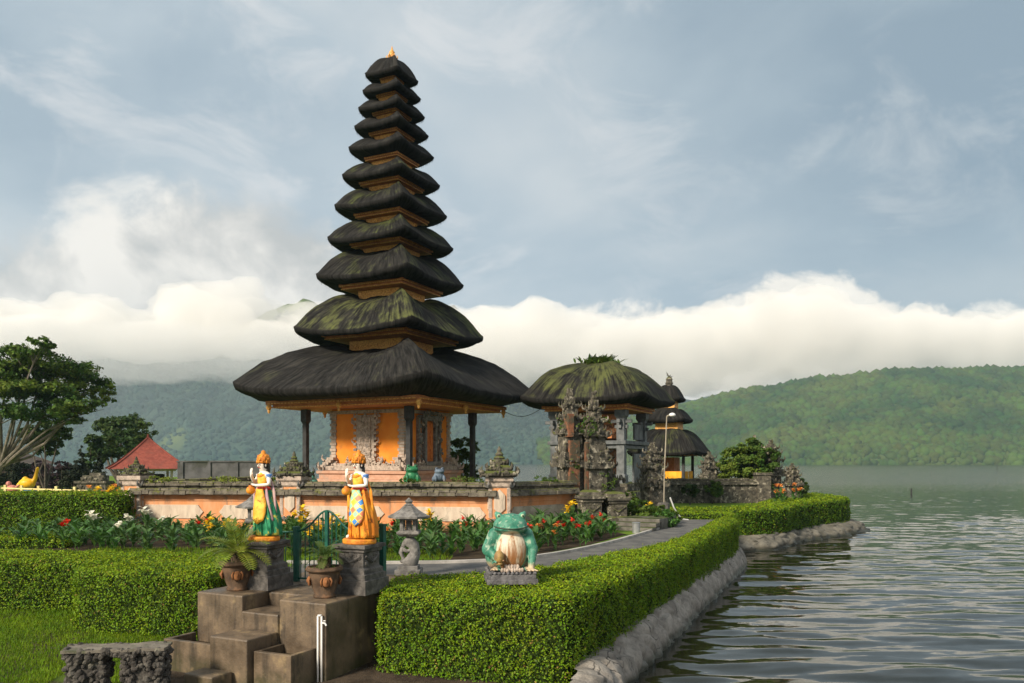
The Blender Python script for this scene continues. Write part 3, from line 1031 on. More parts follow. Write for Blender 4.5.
def thatch_roof(name, parent, m, a, ab, an, z_tip, z_beam, z_top, lift, horn, nside=18, seed=0, thick=None, conc=1.0):
    """hipped palm-fibre roof: raised corners, rolled hips that end in humps, thick rim and dark sloping underside"""
    per = 4 * nside
    nt = 14
    V, UV, Q = [], [], []
    ring_dirs = []
    for i in range(per):
        s = (i + 0.0) / nside
        k, f = int(s), s - int(s)
        p = 2 * f - 1
        p = math.copysign(abs(p) ** 0.85, p)
        x, y = [(1, p), (-p, 1), (-1, -p), (p, -1)][k]
        w = (abs(x) ** 6.5 + abs(y) ** 6.5) ** (1 / 6.5) * 0.965
        c = min(abs(x), abs(y)) ** 2.6
        ring_dirs.append((x / w, y / w, c, i / per))
    th = thick if thick is not None else 0.12 + 0.05 * a

    def wob(x, y, z, s):
        return s * mnoise.fractal(Vector((x * 1.6 + seed, y * 1.6, z * 1.6)), 1, 2, 3)
    z_mid = z_tip - lift
    rings = []
    for j in range(nt + 1):
        t = j / nt
        row = []
        for x, y, c, u in ring_dirs:
            r = an * 0.9 + (a - an * 0.9) * t
            cc = c * (0.55 + 0.45 * t)
            zm = z_top - (z_top - z_mid) * (1 - (1 - t) ** conc) if conc != 1 else z_top - (z_top - z_mid) * t
            zm += 0.10 * (z_top - z_mid) * math.sin(PI * t)
            e = min(1, t / 0.14)
            zh0 = z_top + horn
            zh = z_tip + (zh0 - z_tip) * (1 - t ** 2.3)
            zh -= (1 - e) ** 2 * (horn * 1.0 + 0.02 * a)
            z = zm + (zh - zm) * c ** (0.9 if t > 0.2 else 1.4)
            # eaves sweep in a little at mid side
            r2 = r * (1 - 0.025 * (1 - c) * t)
            row.append((x * r2, y * r2, z + wob(x * r, y * r, z, 0.02 + 0.012 * a), u, 0.06 + 0.94 * t))
        rings.append(row)
    # rim
    top = rings[-1]
    for (dr, dz, vv) in ((0.30 * th, -0.28 * th, 1.05), (0.22 * th, -0.75 * th, 1.09), (-0.25 * th, -1.1 * th, 1.12)):
        rings.append([(x / max(abs(x), abs(y), 1e-6) * 0 + x * (1 + dr / a), y * (1 + dr / a), z + dz, u, vv) for (x, y, z, u, v) in top])
    # underside down to the beam
    last = rings[-1]
    zb = z_beam
    for k in (0.35, 0.7, 1.0):
        rings.append([(x + (dx * ab * 0.98 - x) * k, y + (dy * ab * 0.98 - y) * k, z + (zb - z) * (k ** 0.8), u, 1.12 + 0.3 * k)
                      for (x, y, z, u, v), (dx, dy, c, uu) in zip(last, ring_dirs)])
    for row in rings:
        for (x, y, z, u, v) in row:
            V.append((x, y, z)); UV.append((u * a / 2.5, v * a / 2.5))
    for j in range(len(rings) - 1):
        for i in range(per):
            i2 = (i + 1) % per
            Q.append((j * per + i, (j + 1) * per + i, (j + 1) * per + i2, j * per + i2))
    o = big_mesh(name, V, Q, m, parent, smooth=True, uv=UV)
    # loose fibres along rim and hips
    n = int(1500 * a)
    rg = np.random.default_rng(seed + 5)
    fv = []
    for q in range(n):
        i = rg.integers(per); j = rg.integers(3, nt + 2) if rg.random() < 0.5 else nt + 1
        p = Vector(rings[j][i][:3]); p2 = Vector(rings[min(j + 1, nt + 2)][i][:3]); pn = Vector(rings[j][(i + 1) % per][:3])
        p = p.lerp(pn, rg.random())
        d = (p2 - Vector(rings[j][i][:3])).normalized() if (p2 - Vector(rings[j][i][:3])).length > 1e-5 else Vector((0, 0, -1))
        L = rg.uniform(0.06, 0.22)
        s = (pn - Vector(rings[j][i][:3])).normalized() * 0.006
        up = Vector((p.x, p.y, 0)).normalized() * rg.uniform(0.0, 0.03) + Vector((0, 0, rg.uniform(0.0, 0.02)))
        fv += [tuple(p - s), tuple(p + s), tuple(p + d * L + up)]
    tag(big_mesh('loose_fibre', fv, np.arange(len(fv)).reshape(-1, 3), m, o), kind='stuff')
    return o


def square_ring(b, half, w, z0, z1):
    for k in range(4):
        a = k * PI / 2
        b.box((math.cos(a) * (half - w / 2), math.sin(a) * (half - w / 2), (z0 + z1) / 2), (w, 2 * half - (0 if k % 2 == 0 else 2 * w + 0.004), z1 - z0), a)


def eave_beam(parent, half, z0, h, dentil=0.09, pend=False):
    b = MB()
    b.box((0, 0, z0 + h * 0.78), (2 * half * 0.985, 2 * half * 0.985, h * 0.44))
    b.box((0, 0, z0 + h * 0.36), (2 * half * 0.93, 2 * half * 0.93, h * 0.40))
    g = b
    g.cur = 1
    n = max(4, int(2 * half / dentil))
    for k in range(4):
        a = k * PI / 2
        for i in range(n):
            y = -half * 0.96 + (i + 0.5) * 2 * half * 0.96 / n
            x = half * 0.985 + 0.006
            c = (x * math.cos(a) - y * math.sin(a), x * math.sin(a) + y * math.cos(a), z0 + h * 0.66)
            g.box(c, (0.02, dentil * 0.62, h * 0.13), a)
            x2 = half * 0.93 + 0.006
            c2 = (x2 * math.cos(a) - y * math.sin(a), x2 * math.sin(a) + y * math.cos(a), z0 + h * 0.22)
            g.box(c2, (0.02, dentil * 0.75, h * 0.13), a)
        if pend:
            for y in (-half * 0.95, 0.0):
                x = half * 0.97
                c = Vector((x * math.cos(a) - y * math.sin(a), x * math.sin(a) + y * math.cos(a), z0 + h * 0.25))
                g.ell(c, (0.10, 0.10, 0.12), 8, 6)
                g.ell(c - Vector((0, 0, 0.14)), (0.05, 0.05, 0.09), 8, 6)
    return b.build('eave_beam', [red_wood, gold_trim], parent)


def relief(b, rg, x0, x1, z0, z1, y, n, r, out=-1, axis='y'):
    """carved lumps and scrolls on a face"""
    for _ in range(n):
        u, z = rg.uniform(x0, x1), rg.uniform(z0, z1)
        s = rg.uniform(0.6, 1.3) * r
        c = (u, y, z) if axis == 'y' else (y, u, z)
        if rg.random() < 0.4:
            k = rg.uniform(-1, 1)
            p = [Vector(c) + (Vector((s * math.cos(q) * 1.4, 0, s * math.sin(q) * 1.4)) if axis == 'y' else Vector((0, s * math.cos(q) * 1.4, s * math.sin(q) * 1.4))) * (1 - 0.12 * i)
                 for i, q in enumerate([k + 0.8 * i for i in range(6)])]
            b.tube(p, [s * 0.5 * (1 - 0.1 * i) for i in range(6)], 5)
        else:
            b.ell(c, (s, s * 0.6, s) if axis == 'y' else (s * 0.6, s, s), 6, 5)


def horn(b, c, a, size, up=1.0):
    """antefix: flame shaped corner ornament curling outwards; a = direction"""
    d = Vector((math.cos(a), math.sin(a), 0))
    pts = [Vector(c) + d * size * q + Vector((0, 0, size * w * up)) for q, w in ((0, 0), (0.35, 0.12), (0.6, 0.42), (0.62, 0.8), (0.45, 1.15))]
    b.tube(pts, [size * 0.26, size * 0.24, size * 0.2, size * 0.13, size * 0.03], 6)


def crown_ornament(b, c, s, rg, n=70, tiers=3):
    """mossy carved top of a gate pillar: stepped tiers, corner flames and a finial"""
    c = Vector(c)
    z = 0
    w = 0.5 * s
    for k in range(tiers):
        h = 0.17 * s
        b.stack(c, [(w * 0.86, z), (w, z + h * 0.3), (w, z + h * 0.62), (w * 0.74, z + h), ])
        for q in range(4):
            horn(b, c + Vector((math.cos(q * PI / 2 + PI / 4), math.sin(q * PI / 2 + PI / 4), 0)) * w * 1.12 + Vector((0, 0, z + h * 0.3)), q * PI / 2 + PI / 4, 0.22 * s * (1 - 0.2 * k))
            horn(b, c + Vector((math.cos(q * PI / 2), math.sin(q * PI / 2), 0)) * w * 0.92 + Vector((0, 0, z + h * 0.5)), q * PI / 2, 0.15 * s * (1 - 0.2 * k))
        for _ in range(n // tiers):
            q = rg.uniform(0, 2 * PI)
            m_ = max(abs(math.cos(q)), abs(math.sin(q)))
            b.ell(c + Vector((math.cos(q) / m_ * w, math.sin(q) / m_ * w, z + rg.uniform(0.1, 0.9) * h)), rg.uniform(0.03, 0.06) * s, 6, 5)
        z += h * 0.92
        w *= 0.66
    b.lathe(c, [(w * 0.8, z), (w * 1.05, z + 0.05 * s), (w * 0.6, z + 0.11 * s), (w * 0.75, z + 0.15 * s), (w * 0.35, z + 0.23 * s), (w * 0.42, z + 0.27 * s), (0.01, z + 0.38 * s)], 8)
    return z + 0.38 * s


# ---- the eleven-roofed tower
MC = Vector((-4.56, 30.4, 0))
meru = thing('meru_tower', 'tall pagoda tower with eleven stacked black thatched roofs beside the lake', 'pagoda', MC, YAW)
roofs = [  # half eave, half beam, half neck, corner height, beam underside
    (4.25, 3.30, 1.20, 4.80, 3.80), (2.68, 1.88, 0.96, 6.88, 6.38), (2.08, 1.43, 0.82, 8.86, 8.27), (1.77, 1.15, 0.74, 10.24, 9.88),
    (1.58, 1.04, 0.66, 11.48, 11.00), (1.37, 0.90, 0.58, 12.62, 12.22), (1.19, 0.76, 0.50, 13.68, 13.18), (1.03, 0.64, 0.44, 14.50, 14.15),
    (0.92, 0.55, 0.38, 15.20, 14.93), (0.80, 0.44, 0.32, 15.88, 15.63), (0.73, 0.34, 0.12, 16.52, 16.28)]
for k, (a, ab, an, zt, zb) in enumerate(roofs):
    hb = 0.30 if k == 0 else max(0.10, 0.085 * ab + 0.10)
    if k < 10:
        ztop = roofs[k + 1][4] - (0.34 if k == 0 else 0.24 if k == 1 else 0.09 + 0.03 * a)
    else:
        ztop = 17.25
    lift = (0.42 if k == 0 else 0.12 * a)
    hornz = 0.26 if k == 0 else (0.06 + 0.05 * a if k < 10 else -0.02)
    m = thatch_g if k == 1 else (thatch_p if k in (2, 3, 4, 5) else thatch)
    if k == 0: m = thatch
    thatch_roof('thatched_roof', meru, m, a, ab, an, zt + 0.04, zb + hb * 0.9, ztop, lift, hornz, 18 if k < 4 else 12, seed=k * 3 + 1, thick=(0.30 if k == 0 else 0.13 + 0.035 * a), conc=1.0)
    eave_beam(meru, ab, zb, hb, 0.16 if k == 0 else 0.1, pend=(k == 0))
    if k < 10:
        nk = MB()
        z1 = roofs[k + 1][4] + 0.02
        nk.box((0, 0, (ztop - 0.3 + z1) / 2), (2 * an * 0.94, 2 * an * 0.94, z1 - ztop + 0.3))
        rg = random.Random(k)
        for s in (0, 1, 2, 3):
            nk.M = Matrix.Rotation(s * PI / 2, 4, 'Z')
            relief(nk, rg, -an * 0.85, an * 0.85, ztop - 0.1, z1 - 0.05, -an * 0.95, int(26 * an) + 6, 0.035)
        nk.build('carved_neck', gold_trim, meru)
fin = MB()
fin.lathe((0, 0, 17.12), [(0.16, 0), (0.20, 0.06), (0.12, 0.13), (0.17, 0.19), (0.09, 0.28), (0.11, 0.34), (0.05, 0.42), (0.01, 0.58)], 10)
for q in range(6):
    horn(fin, (0.12 * math.cos(q * PI / 3), 0.12 * math.sin(q * PI / 3), 17.2), q * PI / 3, 0.14)
fin.build('gilded_finial', gold_trim, meru, smooth=True)

# cella
b = MB(); b.box((0, 0, 0.2), (6.4, 6.4, 0.5)); b.box((0, 0, 0.55), (5.0, 5.0, 0.22))
b.build('terrace', pink_m, meru, bevel=0.02)
b = MB()
b.stack((0, 0, 0), [(2.02, 0.66), (2.02, 0.95), (1.95, 0.97), (1.95, 1.12), (2.08, 1.14), (2.08, 1.27), (1.92, 1.29), (1.92, 1.46), (1.99, 1.48), (1.99, 1.58), (1.7, 1.6)])
b.build('plinth', pink_m, meru, bevel=0.012)
b = MB(); b.box((0, 0, 2.7), (3.16, 3.16, 2.3))
b.build('wall', orange_m, meru)
b = MB()
rg = random.Random(5)
H = 1.58
for sx in (-1, 1):
    for sy in (-1, 1):
        z = 1.6; q = 0
        while z < 3.75:
            hgt = 0.115
            w = 0.22 if q % 2 else 0.28
            if z < 1.95: w += 0.16
            if z > 3.45: w += 0.08 * (z - 3.4) / 0.1 * 0.5
            b.box((sx * (H - 0.08), sy * (H - 0.08), z + hgt / 2), (w, w, hgt - 0.012))
            z += hgt; q += 1
# stepped carved foot with wing shaped ends, on each side
for s in range(4):
    b.M = Matrix.Rotation(s * PI / 2, 4, 'Z')
    b.box((0, -H - 0.16, 1.68), (3.5, 0.30, 0.16))
    b.box((0, -H - 0.10, 1.80), (2.9, 0.20, 0.10))
    for sx in (-1, 1):
        for k in range(5):
            b.box((sx * (1.86 - 0.11 * k), -H - 0.2, 1.66 + 0.09 * k), (0.24, 0.24 - 0.012 * k, 0.10))
        horn(b, (sx * 1.98, -H - 0.2, 1.66), PI if sx < 0 else 0, 0.22)
        horn(b, (sx * 1.72, -H - 0.25, 1.95), PI if sx < 0 else 0, 0.20)
        horn(b, (sx * 0.62, -H - 0.14, 1.82), PI if sx < 0 else 0, 0.26)
        horn(b, (sx * 0.50, -H - 0.12, 2.6), PI if sx < 0 else 0, 0.14)
        horn(b, (sx * 0.44, -H - 0.12, 3.25), PI if sx < 0 else 0, 0.16)
    relief(b, rg, -1.5, 1.5, 1.66, 1.9, -H - 0.24, 46, 0.045)
    b.box((0, -H - 0.03, 3.72), (3.1, 0.1, 0.12))
b.build('carved_pilasters', carve_m, meru, bevel=0.006)
# niche panel on the left face, door on the right face
b = MB(Matrix.Rotation(-PI / 2, 4, 'Z'))
b.box((0, -H - 0.05, 2.65), (0.78, 0.14, 1.9)); b.box((0, -H - 0.13, 2.72), (0.52, 0.08, 1.55))
for k in range(9):
    for sx in (-1, 1):
        b.box((sx * 0.44, -H - 0.07, 1.95 + 0.2 * k), (0.12, 0.16, 0.10))
relief(b, rg, -0.24, 0.24, 2.05, 3.4, -H - 0.18, 130, 0.045)
relief(b, rg, -0.62, 0.62, 3.3, 3.65, -H - 0.12, 40, 0.05)
relief(b, rg, -0.8, 0.8, 1.75, 2.0, -H - 0.22, 40, 0.06)
b.build('carved_niche', carve_m, meru, bevel=0.006)
b = MB()
for sx in (-1, 1):
    b.box((sx * 0.36, -H - 0.08, 2.62), (0.13, 0.2, 1.85)); b.box((sx * 0.72, -H - 0.06, 2.62), (0.10, 0.14, 1.9))
    relief(b, rg, sx * 0.72 - 0.14, sx * 0.72 + 0.14, 1.9, 3.6, -H - 0.14, 46, 0.05)
b.box((0, -H - 0.10, 3.52), (1.2, 0.26, 0.2)); b.box((0, -H - 0.14, 1.85), (1.0, 0.3, 0.14))
relief(b, rg, -0.7, 0.7, 3.35, 3.75, -H - 0.22, 46, 0.06)
fr = b.build('door_frame', stone_m, meru, bevel=0.006)
b = MB(); b.box((-0.145, -H - 0.03, 2.68), (0.275, 0.08, 1.5)); b.box((0.145, -H - 0.03, 2.68), (0.275, 0.08, 1.5))
for sx in (-1, 1):
    for zz in (2.2, 2.7, 3.15): b.box((sx * 0.145, -H - 0.085, zz), (0.17, 0.03, 0.36))
b.build('door', mat('door_orange_red', (0.50, 0.13, 0.03), (0.62, 0.20, 0.04), 6, 0.6, 0.2), meru)
for sx in (-1, 1):
    for sy in (-1, 1):
        b = MB(); b.stack((sx * 2.25, sy * 2.25, 0), [(0.16, 0.7), (0.16, 0.95), (0.11, 1.0), (0.085, 1.05), (0.085, 3.3), (0.13, 3.4), (0.13, 3.82)])
        b.build('post', post_m, meru)

# ---- wide pavilion with a single thatched roof behind the gate
BC = Vector((3.42, 31.2, 0))
bale = thing('temple_pavilion', 'open grey post pavilion under one broad thatched roof tufted with ferns', 'pavilion', BC, YAW)
thatch_roof('thatched_roof', bale, thatch_mat('fern_thatch', (0.088, 0.10, 0.034), 0.74), 2.42, 1.72, 0.50, 4.45, 4.0, 5.72, 0.18, 0.02, 18, seed=40, thick=0.24, conc=0.78)
eave_beam(bale, 1.74, 3.78, 0.24, 0.14)
b = MB(); b.box((0, 0, 0.4), (3.8, 3.8, 0.85)); b.box((0, 0, 0.96), (3.3, 3.3, 0.3))
b.build('stone_base', mossy_m, bale, bevel=0.03)
grey_wood = mat('grey_painted_wood', (0.075, 0.085, 0.09), (0.15, 0.16, 0.165), 4, 0.6, 0.4, 18)
for sx in (-1, 1):
    for sy in (-1, 1):
        b = MB(); b.stack((sx * 1.32, sy * 1.32, 0), [(0.20, 1.1), (0.20, 1.4), (0.15, 1.46), (0.15, 3.5), (0.21, 3.6), (0.21, 3.82)])
        for q in range(2):
            b.box((sx * 1.32, sy * 1.32, 3.2 + q * 0.2), (0.5 + q * 0.3, 0.12, 0.12)); b.box((sx * 1.32, sy * 1.32, 3.2 + q * 0.2), (0.122, 0.5 + q * 0.3, 0.122))
        b.build('post', grey_wood, bale, bevel=0.01)
b = MB(); b.box((0, 0, 2.62), (3.1, 3.1, 0.14)); b.box((0, 0, 2.46), (2.9, 2.9, 0.12))
b.build('shelf', grey_wood, bale, bevel=0.01)
b = MB(); b.box((0.45, 0.45, 2.35), (1.5, 1.5, 2.4)); b.box((0.2, 0.2, 3.25), (1.9, 1.9, 0.9))
b.cur = 1
for s in (2, 3):
    b.M = Matrix.Rotation(s * PI / 2, 4, 'Z')
    relief(b, rg, -1.1, 1.1, 2.75, 3.4, 0, 1, 0.02)
for k in range(24):
    b.ell((-0.8, rg.uniform(-1, 1), rg.uniform(2.75, 3.3)), (0.1, 0.12, 0.12), 6, 5)
    b.ell((rg.uniform(-1, 1), -0.8, rg.uniform(2.75, 3.3)), (0.12, 0.1, 0.12), 6, 5)
b.build('inner_shrine', [red_wood, mat('carved_brown_wood', (0.13, 0.06, 0.03), (0.24, 0.12, 0.06), 9, 0.8, 0.6)], bale)
b = MB(); b.box((1.10, -1.36, 1.75), (0.26, 0.10, 1.3)); b.box((0.6, -1.37, 1.62), (1.3, 0.08, 1.2)); b.box((0.7, -1.36, 3.05), (1.3, 0.07, 0.6))
b.build('grey_panel', grey_wood, bale, bevel=0.01)
leaf_wild = mat('wild_leaf', (0.05, 0.10, 0.015), (0.10, 0.15, 0.025), 2, 0.7, 0, island=0.6, spec=0.15, trans=0.25)
b = MB()
for _ in range(480):
    c = Vector((rg.gauss(0, 0.27), rg.gauss(0, 0.27), 5.62 + rg.uniform(0, 0.12)))
    a = rg.uniform(0, 2 * PI)
    b.blade(c, (math.cos(a), math.sin(a), rg.uniform(0.5, 2)), rg.uniform(0.2, 0.52), 0.10, 0.9, 3)
for _ in range(4):
    c = Vector((rg.uniform(0.1, 0.5), -0.4, 5.55)); h = rg.uniform(0.35, 0.6)
    b.tube([c, c + Vector((0.02, 0, h))], 0.012, 4)
    for _ in range(5): b.blade(c + Vector((0, 0, h * rg.uniform(0.7, 1))), (rg.gauss(0, 1), rg.gauss(0, 1), 0.4), 0.16, 0.06, 0.6, 3)
tag(b.build('roof_ferns', leaf_wild, bale), kind='stuff')

# ---- small three-roofed tower near the point
TC = Vector((8.25, 42.0, 0))
tri = thing('small_meru', 'small pagoda shrine with three thatched roofs and orange cloth hangings', 'pagoda', TC, YAW)
r3 = [(1.78, 1.30, 0.62, 2.55, 2.20), (1.00, 0.66, 0.40, 4.22, 3.95), (0.68, 0.36, 0.1, 5.30, 5.02)]
for k, (a, ab, an, zt, zb) in enumerate(r3):
    zt2 = [3.62, 4.72, 5.95][k]
    thatch_roof('thatched_roof', tri, thatch_p if k == 0 else thatch, a, ab, an, zt, zb + 0.14, zt2, 0.07 * a, 0.0, 12, seed=60 + k, thick=0.22, conc=0.85)
    eave_beam(tri, ab, zb, 0.17, 0.1)
    if k < 2:
        nk = MB(); z1 = r3[k + 1][4] + 0.02
        nk.box((0, 0, (zt2 - 0.4 + z1) / 2), (2 * an * 0.95, 2 * an * 0.95, z1 - zt2 + 0.4))
        nk.build('carved_neck', gold_trim, tri)
b = MB(); b.lathe((0, 0, 5.85), [(0.2, 0), (0.16, 0.1), (0.2, 0.16), (0.14, 0.32), (0.18, 0.38), (0.1, 0.5)], 8)
for _ in range(14): b.blade((0, 0, 6.3), (rg.gauss(0, 1), rg.gauss(0, 1), 1.4), rg.uniform(0.15, 0.4), 0.06, 0.9, 3)
b.build('mossy_finial', mossy_m, tri)
b = MB(); b.box((0, 0, 0.35), (2.7, 2.7, 0.75)); b.box((0, 0, 0.8), (2.2, 2.2, 0.2)); b.build('stone_base', mossy_m, tri, bevel=0.02)
b = MB(); b.box((0.25, 0.25, 1.5), (1.2, 1.2, 1.3)); b.build('inner_shrine', red_wood, tri)
for sx in (-1, 1):
    for sy in (-1, 1):
        b = MB(); b.stack((sx, sy, 0), [(0.1, 0.85), (0.1, 1.05), (0.065, 1.08), (0.065, 2.25)]); b.build('post', post_m, tri)
cloth_o = mat('orange_cloth', (0.75, 0.33, 0.02), (0.82, 0.42, 0.04), 3, 0.8, 0.2)
for q, (u0, u1) in enumerate(((-0.92, -0.03), (0.03, 0.92))):
    b = MB()
    N = 14
    pts, fs_ = [], []
    for i in range(N + 1):
        u = u0 + (u1 - u0) * i / N
        for zz in (0.88, 1.42): pts.append((-1.02 - 0.02 * math.sin(i * 1.7), u, zz))
    for i in range(N): fs_.append((2 * i, 2 * i + 2, 2 * i + 3, 2 * i + 1))
    for side in (0, 1):
        b = MB()
        b.add(pts if side == 0 else [(y, x, z) for x, y, z in pts], fs_ if side == 0 else [f[::-1] for f in fs_])
        o = b.build('cloth_hanging', cloth_o, tri, smooth=True)
        sd = o.modifiers.new('thickness', 'SOLIDIFY'); sd.thickness = 0.012

# ---- temple wall: two runs, pillars, gate
def wall_run(label, p0, p1, npanel, label_cat='wall', lowpan=False, panel_m=None):
    p0, p1 = Vector(p0), Vector(p1)
    d = p1 - p0
    L = d.length
    ang = math.atan2(d.y, d.x)
    root = thing('temple_wall', label, label_cat, (p0.x, p0.y, 0), ang)
    b = MB(); b.box((L / 2, 0, 0.45), (L, 0.30, 0.92))
    b.box((L / 2, 0, 0.10), (L + 0.02, 0.40, 0.22)); b.box((L / 2, 0, 0.94), (L + 0.01, 0.42, 0.07)); b.box((L / 2, 0, 0.80), (L + 0.012, 0.345, 0.05))
    b.build('wall_body', mat_wall, root, bevel=0.008)
    b = MB()
    n = int(L / 0.16)
    rgw = random.Random(int(L * 100))
    # cap of rough layers
    for k, (w, z0, z1) in enumerate(((0.86, 0.965, 1.07), (0.80, 1.06, 1.13), (0.40, 1.12, 1.22), (0.58, 1.215, 1.29), (0.42, 1.285, 1.34))):
        x = 0
        while x < L:
            s = min(rgw.uniform(0.14, 0.5), L - x)
            if s < 0.05: break
            wj = w * rgw.uniform(0.93, 1.05)
            b.box((x + s / 2, rgw.uniform(-0.012, 0.012), (z0 + z1) / 2 + rgw.uniform(-0.008, 0.012)), (s * 0.995, wj, (z1 - z0) * rgw.uniform(0.95, 1.12)), top=0.94 if k != 2 else 1)
            x += s
    b.build('mossy_cap', cap_m, root, bevel=0.012)
    if npanel:
        w = L / npanel
        for i in range(npanel):
            b = MB()
            x0, x1 = i * w + 0.24, (i + 1) * w - 0.24
            if i == npanel - 1: x1 -= 0.1
            zc, hz_ = 0.46, 0.20
            out = [(x0, zc), (x0 + 0.10, zc - hz_ * 0.55), (x0 + 0.16, zc - hz_), (x1 - 0.16, zc - hz_), (x1 - 0.10, zc - hz_ * 0.55), (x1, zc), (x1 - 0.10, zc + hz_ * 0.55), (x1 - 0.16, zc + hz_), (x0 + 0.16, zc + hz_), (x0 + 0.10, zc + hz_ * 0.55)]
            b.prism(out, -0.185, -0.1)
            b.build('stone_panel', panel_m or panel_st, root, bevel=0.01)
    return root


mat_wall = mat('orange_wall_plaster', (0.60, 0.25, 0.10), (0.66, 0.34, 0.18), 2.2, 0.9, 0.3, 26, stretch=(1.6, 1.6, 0.5), c3=(0.28, 0.18, 0.12), s3=1.8, lo3=0.52, hi3=0.72)
panel_st = mat('cream_stone_panel', (0.50, 0.40, 0.31), (0.62, 0.52, 0.41), 2.5, 0.9, 0.3, 20, stretch=(2, 2, 0.6), c3=(0.33, 0.28, 0.22), s3=2.0, lo3=0.50, hi3=0.72)
panel_gr = mat('grey_stone_panel', (0.36, 0.31, 0.24), (0.52, 0.46, 0.36), 3, 0.9, 0.4, 20, c3=(0.24, 0.22, 0.17), s3=2.5)
W0, WM, W1, W2 = Vector((-11.08, 23.6)), Vector((-6.25, 22.95)), Vector((-0.35, 22.0)), Vector((1.75, 24.15))
wall_run('temple wall with cream panels and a mossy cap, from the left corner pillar to the middle pillar', W0, WM, 2)
wall_run('temple wall with cream panels and a mossy cap, behind the orange robed statue', WM, W1, 2)
wall_run('short oblique temple wall with one grey panel running back to the carved gate', W1, W2, 1, panel_m=panel_gr)
wall_run('side wall of the temple running back from the left corner pillar', Vector((-11.08, 23.6)), Vector((-9.6, 31.5)), 2)


def wall_pillar(label, p, ang, seed, s=1.0):
    root = thing('wall_pillar', label, 'pillar', (p.x, p.y, 0), ang, 'carved pillars of the temple wall')
    b = MB(); b.stack((0, 0, 0), [(0.40, 0), (0.40, 0.22), (0.34, 0.24), (0.34, 0.36), (0.28, 0.38), (0.28, 1.20)])
    b.build('shaft', mat_wall, root, bevel=0.012)
    b = MB(); b.stack((0, 0, 0), [(0.285, 1.19), (0.33, 1.24), (0.33, 1.34), (0.38, 1.38), (0.38, 1.50)])
    for sx in (-1, 1):
        for sy in (-1, 1): b.box((sx * 0.25, sy * 0.25, 0.79), (0.10, 0.10, 0.82))
    b.build('capital', carve_m, root, bevel=0.012)
    for k in range(4):
        b = MB(Matrix.Rotation(k * PI / 2, 4, 'Z'))
        b.prism([(-0.15, 0.62), (0, 0.48), (0.15, 0.62), (0.15, 1.0), (0, 1.16), (-0.15, 1.0)], -0.325, -0.27)
        b.build('stone_inset', panel_st, root, bevel=0.008)
    b = MB()
    rgp = random.Random(seed)
    for k in range(4):
        b.M = Matrix.Rotation(k * PI / 2, 4, 'Z')
        relief(b, rgp, -0.34, 0.34, 0.08, 0.34, -0.40, 26, 0.05)
        for sx in (-1, 1):
            horn(b, (sx * 0.30, -0.30, 1.22), -PI / 2, 0.16); horn(b, (sx * 0.36, -0.36, 0.16), -PI / 4 if sx > 0 else -3 * PI / 4, 0.2)
    b.M = Matrix.Identity(4)
    b.build('base_carving', stone_m, root)
    b = MB(); crown_ornament(b, (0, 0, 1.49), 1.0 * s, rgp, 110)
    b.build('carved_crown', mossy_m, root)
    return root


a1 = math.atan2(W1.y - WM.y, W1.x - WM.x)
wall_pillar('temple wall pillar at the left corner, by the tall dark hedge', W0, a1, 1, 0.68)
wall_pillar('temple wall pillar behind the green skirted statue', WM, a1, 2, 0.85)
wall_pillar('temple wall pillar where the wall turns, above the frog statue', W1, a1 + 0.2, 3)


def pylon(b, c, h, w, rg, seed=0, sy=1.0):
    """tall carved gate tower: pedestal, shaft, cornices and a stepped spire crowded with carving"""
    c = Vector(c)
    levels = [(0.0, 0.12, 1.0), (0.12, 0.17, 0.86), (0.17, 0.42, 0.66), (0.42, 0.47, 0.92), (0.47, 0.53, 0.80), (0.53, 0.66, 0.62), (0.66, 0.70, 0.80), (0.70, 0.77, 0.52), (0.77, 0.80, 0.62), (0.80, 0.86, 0.40), (0.86, 0.885, 0.46), (0.885, 0.94, 0.26), (0.94, 1.0, 0.14)]
    for z0, z1, k in levels:
        b.box(c + Vector((0, 0, (z0 + z1) / 2 * h)), (w * k, w * k * sy, (z1 - z0) * h * 0.99), top=0.92 if z0 > 0.5 else 0.98)
        if k >= 0.44:
            for q in range(4):
                a = q * PI / 2 + PI / 4
                horn(b, c + Vector((math.cos(a) * w * k * 0.62, math.sin(a) * w * k * 0.62 * sy, z0 * h + 0.02)), a, 0.16 * w * (0.8 + 0.5 * k))
                horn(b, c + Vector((math.cos(a - PI / 4) * w * k * 0.5, math.sin(a - PI / 4) * w * k * 0.5 * sy, z1 * h - 0.04)), a - PI / 4, 0.13 * w)
    for _ in range(int(170 * h / 4)):
        z0, z1, k = rg.choice(levels)
        q = rg.uniform(0, 2 * PI); m_ = max(abs(math.cos(q)), abs(math.sin(q)))
        p = c + Vector((math.cos(q) / m_ * w * k / 2, math.sin(q) / m_ * w * k / 2 * sy, rg.uniform(z0, z1) * h))
        s = rg.uniform(0.03, 0.075) * (0.6 + 0.4 * k)
        b.ell(p, (s, s, s * rg.uniform(0.8, 1.8)), 6, 5)


